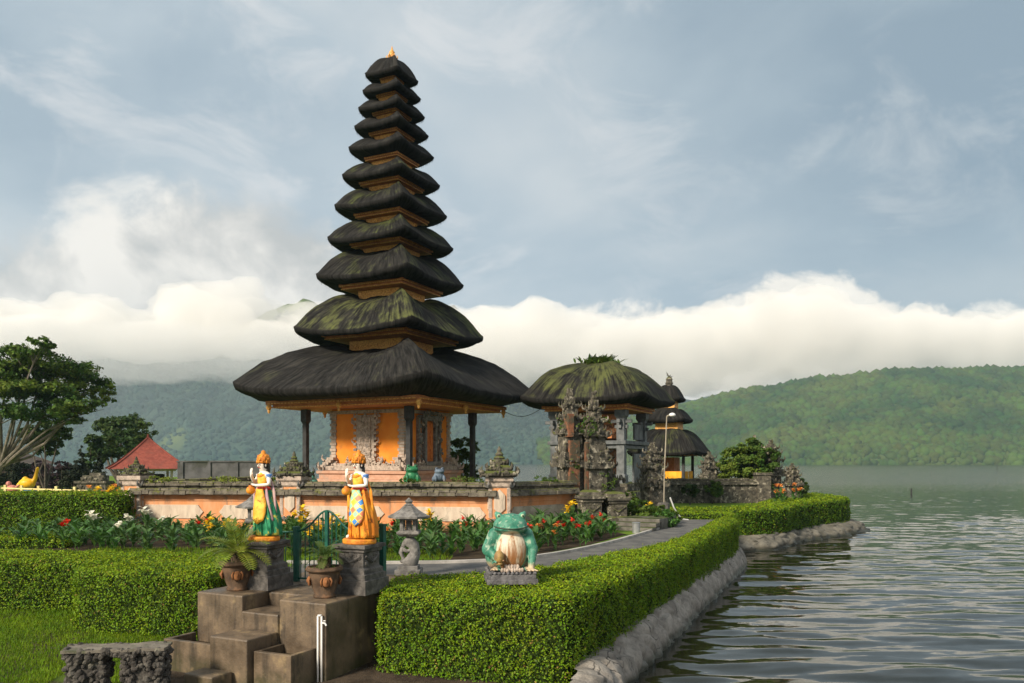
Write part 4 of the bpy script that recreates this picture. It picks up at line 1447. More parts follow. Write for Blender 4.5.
gate = thing('carved_gate', 'tall mossy carved stone gate with twin spires in front of the thatched pavilion', 'gate', (2.05, 24.6, 0), math.radians(24))
for (x, y, h, w, m, sd) in ((-0.30, 0.0, 4.15, 0.92, brick_m, 3), (0.38, -0.25, 4.05, 0.92, mossy_m, 4)):
    b = MB(); pylon(b, (x, y, 0), h, w, random.Random(sd))
    b.build('gate_tower', mossy_m, gate, bevel=0.008)
b = MB(); b.box((-0.36, -0.36, 1.6), (0.34, 0.14, 1.9)); b.box((-0.50, -0.30, 3.0), (0.2, 0.3, 0.7)); b.box((0.02, -0.45, 1.5), (0.10, 0.12, 2.0))
b.build('brick_inset', brick_m, gate, bevel=0.01)
b = MB(); b.box((1.05, 0.2, 0.55), (0.9, 0.9, 1.15)); b.box((1.05, 0.2, 1.2), (0.62, 0.62, 0.3)); 
for _ in range(60): b.ell((1.05 + rg.uniform(-0.45, 0.45), 0.2 + rg.uniform(-0.45, 0.45), rg.uniform(0.9, 1.9 - 0.4)), (0.07, 0.07, 0.1), 6, 5)
pylon(b, (1.05, 0.25, 0.3), 2.2, 0.7, rg)
b.build('gate_pier', mossy_m, gate, bevel=0.008)


def pedestal(b, c, w, h, rg, carve=True):
    b.stack(c, [(w * 0.56, 0), (w * 0.56, h * 0.16), (w * 0.50, h * 0.18), (w * 0.50, h * 0.30), (w * 0.42, h * 0.36), (w * 0.42, h * 0.76), (w * 0.48, h * 0.80), (w * 0.48, h * 0.88), (w * 0.56, h * 0.90), (w * 0.56, h)])
    if carve:
        for k in range(4):
            M0 = b.M
            b.M = M0 @ Matrix.Translation(Vector(c)) @ Matrix.Rotation(k * PI / 2, 4, 'Z')
            relief(b, rg, -w * 0.34, w * 0.34, h * 0.44, h * 0.72, -w * 0.42, 16, 0.035)
            b.tube([(-w * 0.34, -w * 0.43, h * 0.68), (-w * 0.17, -w * 0.44, h * 0.58), (0, -w * 0.44, h * 0.50), (w * 0.17, -w * 0.44, h * 0.58), (w * 0.34, -w * 0.43, h * 0.68)], 0.025, 5)
            b.M = M0


for lab, (x, y), h in (('grey carved pedestal left of the gate steps, under the mossy twin spires', (2.28, 23.5), 0.92),
                       ('grey carved pedestal right of the gate steps, in front of the mossy pier', (3.05, 23.75), 0.86)):
    b = MB(); pedestal(b, (0, 0, 0), 0.66, h, random.Random(int(x * 9)))
    b.stack((0, 0, h), [(0.26, 0), (0.24, 0.10), (0.15, 0.16)])
    o = b.build('stone_pedestal', mossy_m, None, bevel=0.01)
    o.location = (x, y, 0); o.rotation_euler = (0, 0, 0.25)
    tag(o, lab, 'pedestal')

b = MB()
for k in range(3):
    b.box((0, 0.36 * k, 0.05 + 0.10 * k), (1.25 - 0.02 * k, 0.38, 0.10))
b.box((0, 1.45, 0.15), (1.2, 1.44, 0.30))
o = b.build('gate_steps', mat('worn_step_stone', (0.085, 0.08, 0.068), (0.16, 0.15, 0.13), 4, 0.9, 0.5, 24, topmoss=(0.06, 0.075, 0.02), moss_amt=0.2), bevel=0.012)
o.location = (3.35, 22.2, 0); o.rotation_euler = (0, 0, math.radians(-28))
tag(o, 'worn stone steps leading from the path up to the carved gate', 'steps')

# carved guardian shrine right of the gate
def shrine(label, p, h, w, ang, seed, cat='shrine', name='stone_shrine', sp=True):
    rs = random.Random(seed)
    b = MB()
    pylon(b, (0, 0, 0), h, w, rs)
    for _ in range(40):
        z = rs.uniform(0.35, 0.8) * h
        b.ell((rs.gauss(0, w * 0.26), rs.gauss(0, w * 0.26), z), (0.07, 0.07, 0.12), 6, 5)
    o = b.build(name, mossy_m, None, bevel=0.006)
    o.location = p; o.rotation_euler = (0, 0, ang)
    return tag(o, label, cat)


shrine('lichen covered carved stone shrine beside the lamp post', (4.72, 26.9, 0), 2.55, 0.85, 0.4, 12)
shrine('dark stone pillar between the small pagoda and the round bush', (9.5, 38.5, 0), 2.4, 0.85, 0.5, 13, 'pillar')
shrine('tall mossy stone shrine with spires at the end of the far wall', (12.35, 38.2, 0), 2.95, 1.05, 0.5, 14)
shrine('slim spired shrine rising from behind the round bush', (12.0, 39.6, 0), 3.25, 0.7, 0.2, 16)
shrine('small bulbous stone finial nearest the water on the far wall', (13.3, 38.0, 0), 1.85, 0.72, 0.3, 15, 'shrine')
b = MB(); b.box((0, 0, 0.42), (4.6, 0.5, 0.9)); b.box((0, 0, 0.92), (4.62, 0.75, 0.14)); b.box((0, 0, 1.02), (4.6, 0.5, 0.12))
b.box((2.05, -0.05, 0.65), (0.62, 0.66, 1.3)); b.box((2.05, -0.05, 1.35), (0.74, 0.76, 0.12))
for i in range(40):
    b.box((-2.25 + i * 0.115, 0, 1.06 + rg.uniform(0, 0.05)), (0.112, 0.55, 0.09))
o = b.build('far_wall', mossy_m, None, bevel=0.012); o.location = (9.6, 37.2, 0); o.rotation_euler = (0, 0, 0.06)
tag(o, 'low mossy stone wall behind the far hedge on the point', 'wall')
b = MB(); b.box((0, 0, 0.5), (2.2, 0.5, 1.0)); b.box((0, 0, 1.02), (2.22, 0.7, 0.14)); b.box((0, 0, 1.12), (2.2, 0.5, 0.1))
o = b.build('far_wall', mossy_m, None, bevel=0.012); o.location = (5.9, 33.8, 0); o.rotation_euler = (0, 0, 0.9)
tag(o, 'short mossy wall running back from the carved gate to the small pagoda', 'wall')
# ------------------------------------------------------------------ stairs, statues, pots, lanterns, gate
SF = Vector((-2.47, 10.6))             # front right corner of the stair block
SU, SV = Vector((0.437, 0.9)), Vector((-0.9, 0.437))
SANG = math.atan2(SV.y, SV.x)
step_m = bpy.data.materials.new('stained_concrete'); step_m.use_nodes = True


def stained(m, c1, c2, streak, lichen):
    t = NT(m.node_tree)
    o = t.add('ShaderNodeTexCoord').outputs['Object']
    n1 = t.noise(o, 2.2, 7, 0.65)
    n2 = t.noise(t.add('ShaderNodeMapping', ins={0: o, 3: (7, 7, 0.8)}).outputs[0], 1.0, 5, 0.6)
    n3 = t.noise(o, 30, 4, 0.6)
    col = t.mix(t.sstep(n1, 0.32, 0.68), c1, c2)
    col = t.mix(t.math('MULTIPLY', t.sstep(n2, 0.48, 0.68), 0.75), col, streak)
    col = t.mix(t.math('MULTIPLY', t.sstep(t.math('ADD', n1, t.math('MULTIPLY', n2, 0.5)), 0.82, 0.98), 0.7), col, lichen)
    col = t.mix(t.math('MULTIPLY', n3, 0.25), col, (0.03, 0.028, 0.024))
    zz = t.add('ShaderNodeSeparateXYZ', ins={0: o}).outputs[2]
    col = t.mix(t.math('MULTIPLY', t.sstep(t.math('ADD', zz, t.math('MULTIPLY', n1, 0.9)), -0.25, -0.75), 0.75), col, (0.045, 0.052, 0.016))
    b = t.add('ShaderNodeBump', ins={'Strength': 0.45, 'Distance': 0.012, 'Height': t.math('ADD', n3, n1)})
    bs = t.add('ShaderNodeBsdfPrincipled', ins={'Base Color': col, 'Roughness': t.ramp(n1, [(0.35, 0.38), (0.65, 0.75)]), 'Normal': b})
    t.add('ShaderNodeOutputMaterial', ins={0: bs})


stained(step_m, (0.078, 0.056, 0.036), (0.18, 0.128, 0.078), (0.028, 0.021, 0.014), (0.33, 0.24, 0.12))
stairs = thing('stone_stairs', 'brown stained concrete steps with two flanking blocks and low planters, leading to the iron gate', 'steps', (SF.x, SF.y, 0), SANG)
# local: x = leftwards along the front, y = towards the camera (front) is positive


def sbox(name, s0, s1, t0, t1, z0, z1, bev=0.022, holes=None):
    b = MB()
    # local frame: x along SV, y axis = rotate +90 deg from SV = -(SU)
    b.box(((s0 + s1) / 2, -(t0 + t1) / 2, (z0 + z1) / 2), (s1 - s0, t1 - t0, z1 - z0))
    return b.build(name, step_m, stairs, bevel=bev)


ZB = -1.25
sbox('flank_block', 0.0, 0.80, 0.0, 1.20, ZB, 0.02)
sbox('flank_block', 1.47, 2.34, 0.0, 1.20, ZB, 0.02)
sbox('landing', 0.0, 2.34, 1.202, 2.7, ZB, 0.018)
sbox('step', 0.802, 1.468, 0.52, 1.20, ZB, 0.004)
sbox('step', 0.802, 1.468, -0.02, 0.518, ZB, -0.19)
sbox('step', 0.80, 1.46, -0.60, -0.022, ZB, -0.42)
sbox('step', 1.02, 1.52, -0.98, -0.63, ZB, -0.84)


def planter(s0, s1, t0, t1, z):
    b = MB()
    w = 0.07
    for (a0, a1, c0, c1) in ((s0, s1, t0, t0 + w), (s0, s0 + w, t0 + w, t1), (s1 - w, s1, t0 + w, t1)):
        b.box(((a0 + a1) / 2, -(c0 + c1) / 2, (ZB + z) / 2), (a1 - a0, c1 - c0, z - ZB))
    o = b.build('planter_box', step_m, stairs, bevel=0.008)
    b = MB(); b.box(((s0 + s1) / 2, -(t0 + w + t1) / 2, (ZB + z - 0.12) / 2), (s1 - s0 - 2 * w, t1 - t0 - w, z - 0.12 - ZB))
    b.build('planter_soil', bed_m, o)


planter(0.15, 0.778, -0.50, -0.004, -0.58)
planter(1.502, 2.42, -0.52, -0.004, -0.57)


def sp(s, t, z=0.0):
    q = SF + SV * s + SU * t
    return Vector((q.x, q.y, z))


# pedestals under the two statues
ped_m = mat('dark_carved_stone', (0.060, 0.056, 0.052), (0.135, 0.125, 0.115), 7, 0.85, 0.8, 30, c3=(0.19, 0.175, 0.15), s3=3, lo3=0.58, hi3=0.72, bdist=0.02)
STL = Vector((-3.74, 12.05, 0.018)); STR = Vector((-2.22, 11.62, 0.018))
for lab, p, ang, sd in (('dark carved pedestal carrying the green skirted statue, left of the iron gate', STL, SANG + 0.1, 1),
                        ('dark carved pedestal carrying the orange robed statue, right of the iron gate', STR, SANG + 0.05, 2)):
    b = MB()
    b.stack((0, 0, 0), [(0.31, 0), (0.31, 0.20), (0.26, 0.21), (0.235, 0.26)])
    pedestal(b, (0, 0, 0.20), 0.50, 0.50, random.Random(sd))
    o = b.build('stone_pedestal', ped_m, None, bevel=0.008)
    o.location = p; o.rotation_euler = (0, 0, ang)
    tag(o, lab, 'pedestal')

skin_m = mat('painted_white_skin', (0.74, 0.66, 0.58), (0.80, 0.74, 0.66), 6, 0.55, 0.1, c3=(0.60, 0.50, 0.42), s3=5, lo3=0.6, hi3=0.75)
hair_m = mat('painted_black_hair', (0.012, 0.010, 0.010), (0.03, 0.025, 0.02), 8, 0.5, 0.2)
gold_p = mat('painted_gold', (0.74, 0.30, 0.025), (0.52, 0.16, 0.02), 14, 0.5, 0.6, 30, c3=(0.30, 0.09, 0.03), s3=9, lo3=0.6, hi3=0.7)
yellow_p = mat('painted_yellow', (0.66, 0.30, 0.025), (0.84, 0.52, 0.07), 6, 0.6, 0.5, 20, c3=(0.34, 0.13, 0.03), s3=9, lo3=0.55)
orange_p = mat('painted_orange', (0.66, 0.20, 0.015), (0.82, 0.36, 0.035), 5, 0.6, 0.5, 18, c3=(0.33, 0.09, 0.015), s3=8, lo3=0.54)
green_p = mat('painted_green', (0.008, 0.15, 0.065), (0.05, 0.34, 0.17), 7, 0.6, 0.5, 18, c3=(0.50, 0.50, 0.08), s3=7, lo3=0.55, hi3=0.58)
blue_p = mat('painted_blue', (0.08, 0.20, 0.50), (0.30, 0.45, 0.70), 9, 0.5, 0.2, c3=(0.75, 0.72, 0.70), s3=12, lo3=0.52, hi3=0.56)
mauve_p = mat('painted_mauve', (0.36, 0.22, 0.26), (0.55, 0.38, 0.34), 6, 0.6, 0.2)
red_p = mat('painted_red', (0.50, 0.03, 0.02), (0.60, 0.06, 0.03), 6, 0.6, 0.2)


def patch_m():
    m = bpy.data.materials.new('painted_patchwork'); m.use_nodes = True
    t = NT(m.node_tree)
    o = t.add('ShaderNodeTexCoord').outputs['Object']
    mp = t.add('ShaderNodeMapping', ins={0: o, 2: (0, math.radians(45), 0), 3: (1, 0.001, 1)}).outputs[0]
    ck = t.add('ShaderNodeTexVoronoi', ins={'Vector': mp, 'Scale': 13.0, 'Randomness': 0.12})
    r = t.add('ShaderNodeSeparateXYZ', ins={0: ck.outputs['Color']}).outputs[0]
    col = t.ramp(r, [(0.0, (0.05, 0.24, 0.60)), (0.30, (0.76, 0.46, 0.04)), (0.50, (0.30, 0.62, 0.40)), (0.68, (0.70, 0.20, 0.10)), (0.84, (0.70, 0.66, 0.42))], 'CONSTANT')
    edge = t.add('ShaderNodeTexVoronoi', ins={'Vector': mp, 'Scale': 13.0, 'Randomness': 0.12}, feature='DISTANCE_TO_EDGE')
    col = t.mix(t.sstep(edge.outputs[0], 0.10, 0.05), col, (0.80, 0.55, 0.10))
    bs = t.add('ShaderNodeBsdfPrincipled', ins={'Base Color': col, 'Roughness': 0.55})
    t.add('ShaderNodeOutputMaterial', ins={0: bs})
    return m


patch = patch_m()


def skin_body(name, chains, mat_, parent, sub=2, root=0):
    """one continuous surface grown over a skeleton: chains = list of [(x,y,z,r)...]; equal points are shared"""
    vs_, es, rr = [], [], []
    idx = {}
    for ch in chains:
        prev = None
        for (x, y, z, r) in ch:
            k = (round(x, 4), round(y, 4), round(z, 4))
            if k not in idx:
                idx[k] = len(vs_); vs_.append((x, y, z)); rr.append(r)
            i = idx[k]
            if prev is not None and prev != i: es.append((prev, i))
            prev = i
    me = bpy.data.meshes.new(name)
    me.from_pydata(vs_, es, [])
    me.materials.append(mat_)
    o = bpy.data.objects.new(name, me)
    COL.objects.link(o)
    o.modifiers.new('skin', 'SKIN')
    lay = me.skin_vertices[0] if len(me.skin_vertices) else None
    if lay is None:
        bm = bmesh.new(); bm.from_mesh(me); bm.verts.layers.skin.verify(); bm.to_mesh(me); bm.free()
        lay = me.skin_vertices[0]
    for i, r in enumerate(rr):
        r = (r, r) if isinstance(r, (int, float)) else r
        lay.data[i].radius = r
    lay.data[root].use_root = True
    s = o.modifiers.new('sub', 'SUBSURF'); s.levels = s.render_levels = sub
    bpy.context.view_layer.update()
    bake(o)
    o.data.polygons.foreach_set('use_smooth', [True] * len(o.data.polygons))
    o.parent = parent
    return o


def hand(w, d, side, s=1.0, curl=0.5, up=Vector((0, 0, 1))):
    """finger chains that start inside the palm; w = wrist, d = hand direction"""
    w, d = Vector(w), Vector(d).normalized()
    a = d.cross(up).normalized() * side
    n = a.cross(d).normalized()
    palm = w + d * 0.035 * s
    out = [[(*w, 0.016 * s), (*palm, (0.024 * s))]]
    for k, L in enumerate((0.046, 0.054, 0.050, 0.040)):
        p0 = palm
        p1 = palm + d * 0.028 * s + a * (k - 1.5) * 0.014 * s
        p2 = p1 + (d + n * curl * 0.5).normalized() * L * 0.5 * s
        p3 = p2 + (d * (1 - curl * 0.5) + n * curl).normalized() * L * 0.5 * s
        out.append([(*p0, 0.024 * s), (*p1, 0.0085 * s), (*p2, 0.0075 * s), (*p3, 0.006 * s)])
    t1 = palm - d * 0.012 * s - a * 0.022 * s
    t2 = t1 + (d - a * 0.7).normalized() * 0.03 * s
    out.append([(*palm, 0.024 * s), (*t1, 0.010 * s), (*t2, 0.007 * s)])
    return out


def loft(b, rings, n=28):
    """rings: list of functions or tuples (cx, cy, z, rx, ry, folds, amp, phase)"""
    pts, fs_ = [], []
    for (cx, cy, z, rx, ry, k, amp, ph) in rings:
        for i in range(n):
            a = 2 * PI * i / n
            f = 1 + amp * math.sin(k * a + ph)
            pts.append((cx + rx * f * math.cos(a), cy + ry * f * math.sin(a), z))
    for j in range(len(rings) - 1):
        for i in range(n):
            i2 = (i + 1) % n
            fs_.append((j * n + i, j * n + i2, (j + 1) * n + i2, (j + 1) * n + i))
    fs_.append(tuple(range(n - 1, -1, -1)))
    fs_.append(tuple((len(rings) - 1) * n + i for i in range(n)))
    b.add(pts, fs_)


def goddess(label, p, rz, skirt_m, apron_m, drape_m):
    """standing dancer statue, front is -y"""
    root = thing('goddess_statue', label, 'statue', p, rz)
    b = MB()
    out = [(0.27 * math.cos(a) * (1 + 0.05 * math.sin(3 * a)), 0.22 * math.sin(a)) for a in [i * PI / 14 for i in range(28)]]
    b.prism(out, 0.0, 0.075, 'xy')
    b.build('base', gold_p, root, bevel=0.02)
    # body: legs under the skirt, torso, arms, neck, head
    R = [(0.0, 0.02, 0.70, 0.10)]
    ch = [[(0.0, 0.02, 0.70, (0.115, 0.085)), (0.0, 0.0, 0.82, (0.078, 0.06)), (0.0, 0.0, 0.93, (0.098, 0.07)), (0.0, 0.005, 1.00, (0.085, 0.055)), (0.0, 0.0, 1.045, (0.034, 0.034)), (-0.005, -0.008, 1.085, (0.050, 0.055)), (-0.008, -0.010, 1.135, (0.070, 0.075)), (-0.008, -0.005, 1.190, (0.060, 0.064))],
          [(0.0, 0.005, 1.00, 0.08), (-0.125, 0.01, 0.985, 0.040), (-0.175, -0.05, 0.865, 0.031), (-0.105, -0.145, 0.975, 0.022)],
          [(0.0, 0.005, 1.00, 0.08), (0.125, 0.01, 0.985, 0.040), (0.195, -0.03, 0.845, 0.031), (0.075, -0.15, 0.835, 0.022)],
          [(0.0, 0.02, 0.70, 0.10), (-0.07, 0.0, 0.55, 0.07), (-0.085, -0.05, 0.33, 0.052), (-0.075, -0.02, 0.14, 0.032), (-0.085, -0.17, 0.095, 0.026)],
          [(0.0, 0.02, 0.70, 0.10), (0.07, 0.03, 0.55, 0.07), (0.09, 0.02, 0.33, 0.052), (0.09, 0.05, 0.14, 0.032), (0.10, -0.08, 0.095, 0.026)]]
    ch += hand((-0.105, -0.145, 0.975), (0.1, -0.05, 1), 1, 1.05, 0.25, Vector((0, 1, 0)))
    ch += hand((0.075, -0.15, 0.835), (-1, -0.15, 0.05), 1, 1.05, 0.5)
    body = skin_body('body', ch, skin_m, root, 2)
    hx_, hy_, hz_ = -0.008, -0.010, 1.135
    f = MB()
    f.ell((hx_, hy_ - 0.075, hz_ - 0.010), (0.011, 0.018, 0.019), 8, 6); f.build('nose', skin_m, body, smooth=True)
    for sx in (-1, 1):
        f = MB(); f.ell((hx_ + sx * 0.025, hy_ - 0.067, hz_ + 0.008), (0.015, 0.008, 0.007), 8, 6); f.build('eye', hair_m, body, smooth=True)
        f = MB(); f.tube([(hx_ + sx * 0.010, hy_ - 0.071, hz_ + 0.026), (hx_ + sx * 0.026, hy_ - 0.069, hz_ + 0.033), (hx_ + sx * 0.043, hy_ - 0.054, hz_ + 0.028)], 0.0035, 5); f.build('eyebrow', hair_m, body)
        f = MB(); f.ell((hx_ + sx * 0.072, hy_ + 0.005, hz_ - 0.002), (0.009, 0.014, 0.022), 8, 6); f.build('ear', skin_m, body, smooth=True)
    f = MB(); f.ell((hx_, hy_ - 0.068, hz_ - 0.036), (0.020, 0.010, 0.006), 8, 6); f.build('mouth', red_p, body, smooth=True)
    f = MB(); f.ell((hx_, hy_ + 0.024, hz_ + 0.012), (0.079, 0.074, 0.084), 12, 9); f.ell((hx_ + 0.01, hy_ + 0.06, hz_ - 0.07), (0.055, 0.04, 0.09), 10, 8)
    f.build('hair', hair_m, body, smooth=True)
    # crown of stacked leaves with a pointed top
    c = MB(); cz = hz_ + 0.030
    c.lathe((hx_, hy_ + 0.01, cz), [(0.080, 0), (0.094, 0.02), (0.084, 0.035), (0.096, 0.055), (0.086, 0.075), (0.090, 0.098), (0.066, 0.118), (0.058, 0.135), (0.030, 0.15), (0.036, 0.17), (0.010, 0.195)], 14)
    for row, (rr_, zz, ss) in enumerate(((0.090, 0.02, 0.055), (0.088, 0.06, 0.055), (0.074, 0.10, 0.05))):
        for q in range(9):
            a = 2 * PI * (q + 0.5 * row) / 9
            c.ell((hx_ + rr_ * math.cos(a), hy_ + 0.01 + rr_ * math.sin(a), cz + zz), (0.016, 0.016, ss * 0.55), 6, 5)
    c.build('crown', gold_p, root, smooth=True)
    # collar and bodice
    c = MB(); loft(c, [(0, 0, 0.80, 0.088, 0.072, 3, 0.0, 0), (0, 0, 0.88, 0.104, 0.082, 3, 0.0, 0), (0, 0, 0.95, 0.110, 0.083, 3, 0, 0), (0, 0.0, 0.985, 0.118, 0.072, 3, 0, 0), (0, 0, 1.022, 0.06, 0.05, 3, 0, 0)])
    c.build('bodice', yellow_p, root, smooth=True)
    for sx in (-1, 1):
        c = MB(); c.lathe((sx * 0.132, 0.008, 0.945), [(0.046, 0), (0.052, 0.01), (0.046, 0.035), (0.052, 0.045), (0.04, 0.06)], 12); c.build('armlet', blue_p, root, smooth=True)
    c = MB()
    for q in range(12):
        a = PI + PI * (q + 0.5) / 12
        c.ell((0.088 * math.cos(a), 0.078 * math.sin(a) - 0.004, 1.0 - 0.018 * math.sin(PI * (q + 0.5) / 12) * 1.5), (0.018, 0.012, 0.022), 6, 5)
    c.build('necklace', gold_p, root, smooth=True)
    c = MB(); loft(c, [(0, 0.01, 0.76, 0.118, 0.098, 3, 0, 0), (0, 0.01, 0.775, 0.125, 0.104, 3, 0, 0), (0, 0.0, 0.81, 0.10, 0.085, 3, 0, 0)]); c.build('belt', red_p, root, smooth=True)
    # skirt swept back to one side, hem lifted over the forward foot
    c = MB()
    rings = []
    for k in range(15):
        t = k / 14
        z = 0.79 - 0.70 * t
        rings.append((0.03 * t + 0.035 * math.sin(PI * t), 0.02 + 0.03 * t, z, 0.105 + 0.085 * math.sin(PI * min(1, t * 1.2) * 0.55) + 0.05 * t * t, 0.095 + 0.075 * math.sin(PI * min(1, t * 1.2) * 0.55) + 0.025 * t, 9, 0.012 + 0.055 * t, 1.1 * t))
    loft(c, rings, 54)
    for q in range(7):       # raised swirling folds
        a0 = -PI / 2 + (q - 3) * 0.34
        pts = []
        for k in range(9):
            t = 0.2 + 0.78 * k / 8
            a = a0 + 0.7 * (t - 0.5) * (1 if q % 2 else 0.5)
            rx = 0.108 + 0.085 * math.sin(PI * min(1, t * 1.2) * 0.55) + 0.05 * t * t
            ry = 0.098 + 0.075 * math.sin(PI * min(1, t * 1.2) * 0.55) + 0.025 * t
            pts.append((0.03 * t + 0.035 * math.sin(PI * t) + rx * math.cos(a), 0.02 + 0.03 * t + ry * math.sin(a), 0.79 - 0.70 * t))
        c.tube(pts, [0.008 + 0.010 * math.sin(PI * k / 8) for k in range(9)], 6)
    c.build('skirt', skirt_m, root, smooth=True)
    # long front apron
    c = MB()
    pts, fs_ = [], []
    for k in range(10):
        t = k / 9
        w = 0.07 + 0.055 * math.sin(PI * min(1, 0.15 + t * 0.8))
        zz = 0.78 - 0.46 * t
        for q in range(7):
            u = -1 + q / 3
            a = -PI / 2 + 0.25 + u * w / 0.17
            tt = t * 0.66
            rx = 0.122 + 0.088 * math.sin(PI * min(1, tt * 1.2) * 0.55) + 0.05 * tt * tt
            ry = 0.114 + 0.078 * math.sin(PI * min(1, tt * 1.2) * 0.55) + 0.025 * tt
            pts.append((0.03 * tt + 0.035 * math.sin(PI * tt) + rx * math.cos(a), 0.02 + 0.03 * tt + ry * math.sin(a) - 0.006, zz - 0.06 * (1 - abs(u)) * t))
    for k in range(9):
        for q in range(6):
            fs_.append((k * 7 + q, (k + 1) * 7 + q, (k + 1) * 7 + q + 1, k * 7 + q + 1))
    c.add(pts, fs_)
    o = c.build('apron', apron_m, root, smooth=True)
    sd = o.modifiers.new('thickness', 'SOLIDIFY'); sd.thickness = 0.012; sd.offset = 1
    for sx in (-1, 1):
        c = MB()
        c.tube([(sx * 0.12, -0.03, 0.80), (sx * 0.17, -0.05, 0.68), (sx * 0.19, -0.03, 0.5), (sx * 0.215, 0.0, 0.33), (sx * 0.20, 0.02, 0.24)], [0.02, 0.035, 0.04, 0.05, 0.02], 8, 0.5)
        c.tube([(sx * 0.15, 0.03, 0.92), (sx * 0.20, 0.05, 0.75), (sx * 0.21, 0.06, 0.55), (sx * 0.235, 0.07, 0.42)], [0.015, 0.03, 0.034, 0.014], 8, 0.5)
        c.build('sash', drape_m, root, smooth=True)
    c = MB(); c.lathe((-0.085, -0.165, 0.70), [(0.02, 0), (0.058, 0.02), (0.068, 0.06), (0.055, 0.10), (0.025, 0.12), (0.034, 0.135)], 14)
    c.build('golden_jar', gold_p, root, smooth=True)
    return root


goddess('painted goddess statue with a yellow bodice and swirling green skirt, on the left pedestal', STL + Vector((0, 0, 0.70)), 0.0, green_p, yellow_p, mauve_p).rotation_euler.z = math.radians(-42)
goddess('painted goddess statue in an orange robe with a blue patchwork apron, on the right pedestal', STR + Vector((0, 0, 0.70)), 0.0, orange_p, patch, orange_p).rotation_euler.z = math.radians(-40)

# ---- frog
def frog_m():
    m = bpy.data.materials.new('painted_frog'); m.use_nodes = True
    t = NT(m.node_tree)
    o = t.add('ShaderNodeTexCoord').outputs['Object']
    x, y, z = t.add('ShaderNodeSeparateXYZ', ins={0: o}).outputs
    n = t.noise(o, 7, 5, 0.6)
    green = t.mix(t.sstep(n, 0.35, 0.65), (0.015, 0.135, 0.085), (0.075, 0.27, 0.18))
    green = t.mix(t.math('MULTIPLY', t.sstep(t.noise(o, 13, 4, 0.6), 0.54, 0.66), 0.75), green, (0.36, 0.44, 0.33))
    stre = t.noise(t.add('ShaderNodeMapping', ins={0: o, 3: (13, 13, 1.0)}).outputs[0], 1.0, 5, 0.6)
    low = t.sstep(z, 0.60, 0.12)
    belly = t.mix(t.sstep(t.math('ADD', stre, t.math('MULTIPLY', low, 0.25)), 0.52, 0.76), (0.62, 0.55, 0.42), (0.30, 0.13, 0.045))
    dx = t.math('DIVIDE', x, 0.26)
    dz = t.math('DIVIDE', t.math('SUBTRACT', z, 0.30), 0.33)
    d = t.math('ADD', t.math('MULTIPLY', dx, dx), t.math('MULTIPLY', dz, dz))
    front = t.sstep(y, -0.05, -0.12)
    f = t.math('MULTIPLY', t.sstep(t.math('ADD', d, t.math('MULTIPLY', n, 0.25)), 1.2, 1.0), front)
    col = t.mix(f, green, belly)
    paw = t.math('MULTIPLY', t.sstep(z, 0.16, 0.06), t.sstep(t.math('ABSOLUTE', x), 0.22, 0.26))
    col = t.mix(paw, col, (0.52, 0.40, 0.26))
    b = t.add('ShaderNodeBump', ins={'Strength': 0.4, 'Distance': 0.015, 'Height': t.noise(o, 26, 5, 0.6)})
    bs = t.add('ShaderNodeBsdfPrincipled', ins={'Base Color': col, 'Roughness': 0.55, 'Normal': b})
    t.add('ShaderNodeOutputMaterial', ins={0: bs})
    return m


FR = Vector((-0.03, 11.95, 0.10))
frog = thing('frog_statue', 'squatting green frog statue with a stained white belly, holding a golden ball', 'statue', FR + Vector((0, 0, 0.19)), math.radians(6))
frog.scale = (0.86, 0.9, 0.98)
b = MB()
b.ell((0, 0.06, 0.34), (0.37, 0.30, 0.38), 20, 14)            # trunk
b.ell((0, -0.08, 0.30), (0.31, 0.25, 0.33), 20, 14)           # belly
b.ell((0, -0.05, 0.68), (0.30, 0.27, 0.16), 20, 14)          # head
b.ell((0, -0.15, 0.64), (0.295, 0.22, 0.07), 20, 12)        # lips
b.ell((0, -0.06, 0.78), (0.22, 0.19, 0.085), 16, 10)
for sx in (-1, 1):
    b.ell((sx * 0.205, -0.07, 0.825), (0.062, 0.075, 0.062), 14, 10); b.ell((sx * 0.245, -0.03, 0.855), (0.035, 0.04, 0.045), 10, 8)       # brows
    b.ell((sx * 0.27, 0.18, 0.22), (0.15, 0.26, 0.22), 16, 10)             # thigh
    for k in range(9):                                                     # arm
        t_ = k / 8
        if sx > 0:
            q = Vector((0.29, -0.08, 0.52)).lerp(Vector((0.385, -0.14, 0.33)), min(1, t_ * 2)) if t_ < 0.5 else Vector((0.385, -0.14, 0.33)).lerp(Vector((0.335, -0.26, 0.06)), t_ * 2 - 1)
        else:
            q = Vector((-0.29, -0.08, 0.52)).lerp(Vector((-0.415, -0.12, 0.33)), min(1, t_ * 2)) if t_ < 0.5 else Vector((-0.415, -0.12, 0.33)).lerp(Vector((-0.26, -0.31, 0.22)), t_ * 2 - 1)
        r = 0.115 - 0.055 * t_
        b.ell(q, (r, r, r * 1.15), 12, 8)
    hp = Vector((0.33, -0.30, 0.045)) if sx > 0 else Vector((-0.25, -0.33, 0.20))
    for k in range(4):                                                     # fingers
        for j in range(5):
            dv = Vector(((k - 1.5) * 0.035 * j / 2.2, -0.026 * j, -0.004 * j if sx > 0 else -0.012 * j + 0.012 * k))
            b.ell(hp + dv, 0.026 - 0.002 * j, 8, 6)
    for k in range(4):                                                     # hind toes
        for j in range(6):
            b.ell((sx * (0.27 + (k - 1.5) * 0.045 * j / 4), -0.10 - 0.035 * j, 0.035), 0.034 - 0.003 * j, 8, 6)
body = b.build('body', frog_m(), None)
r = body.modifiers.new('remesh', 'REMESH'); r.mode = 'VOXEL'; r.voxel_size = 0.013
s = body.modifiers.new('smooth', 'SMOOTH'); s.factor = 0.6; s.iterations = 7
bake(body); body.parent = frog
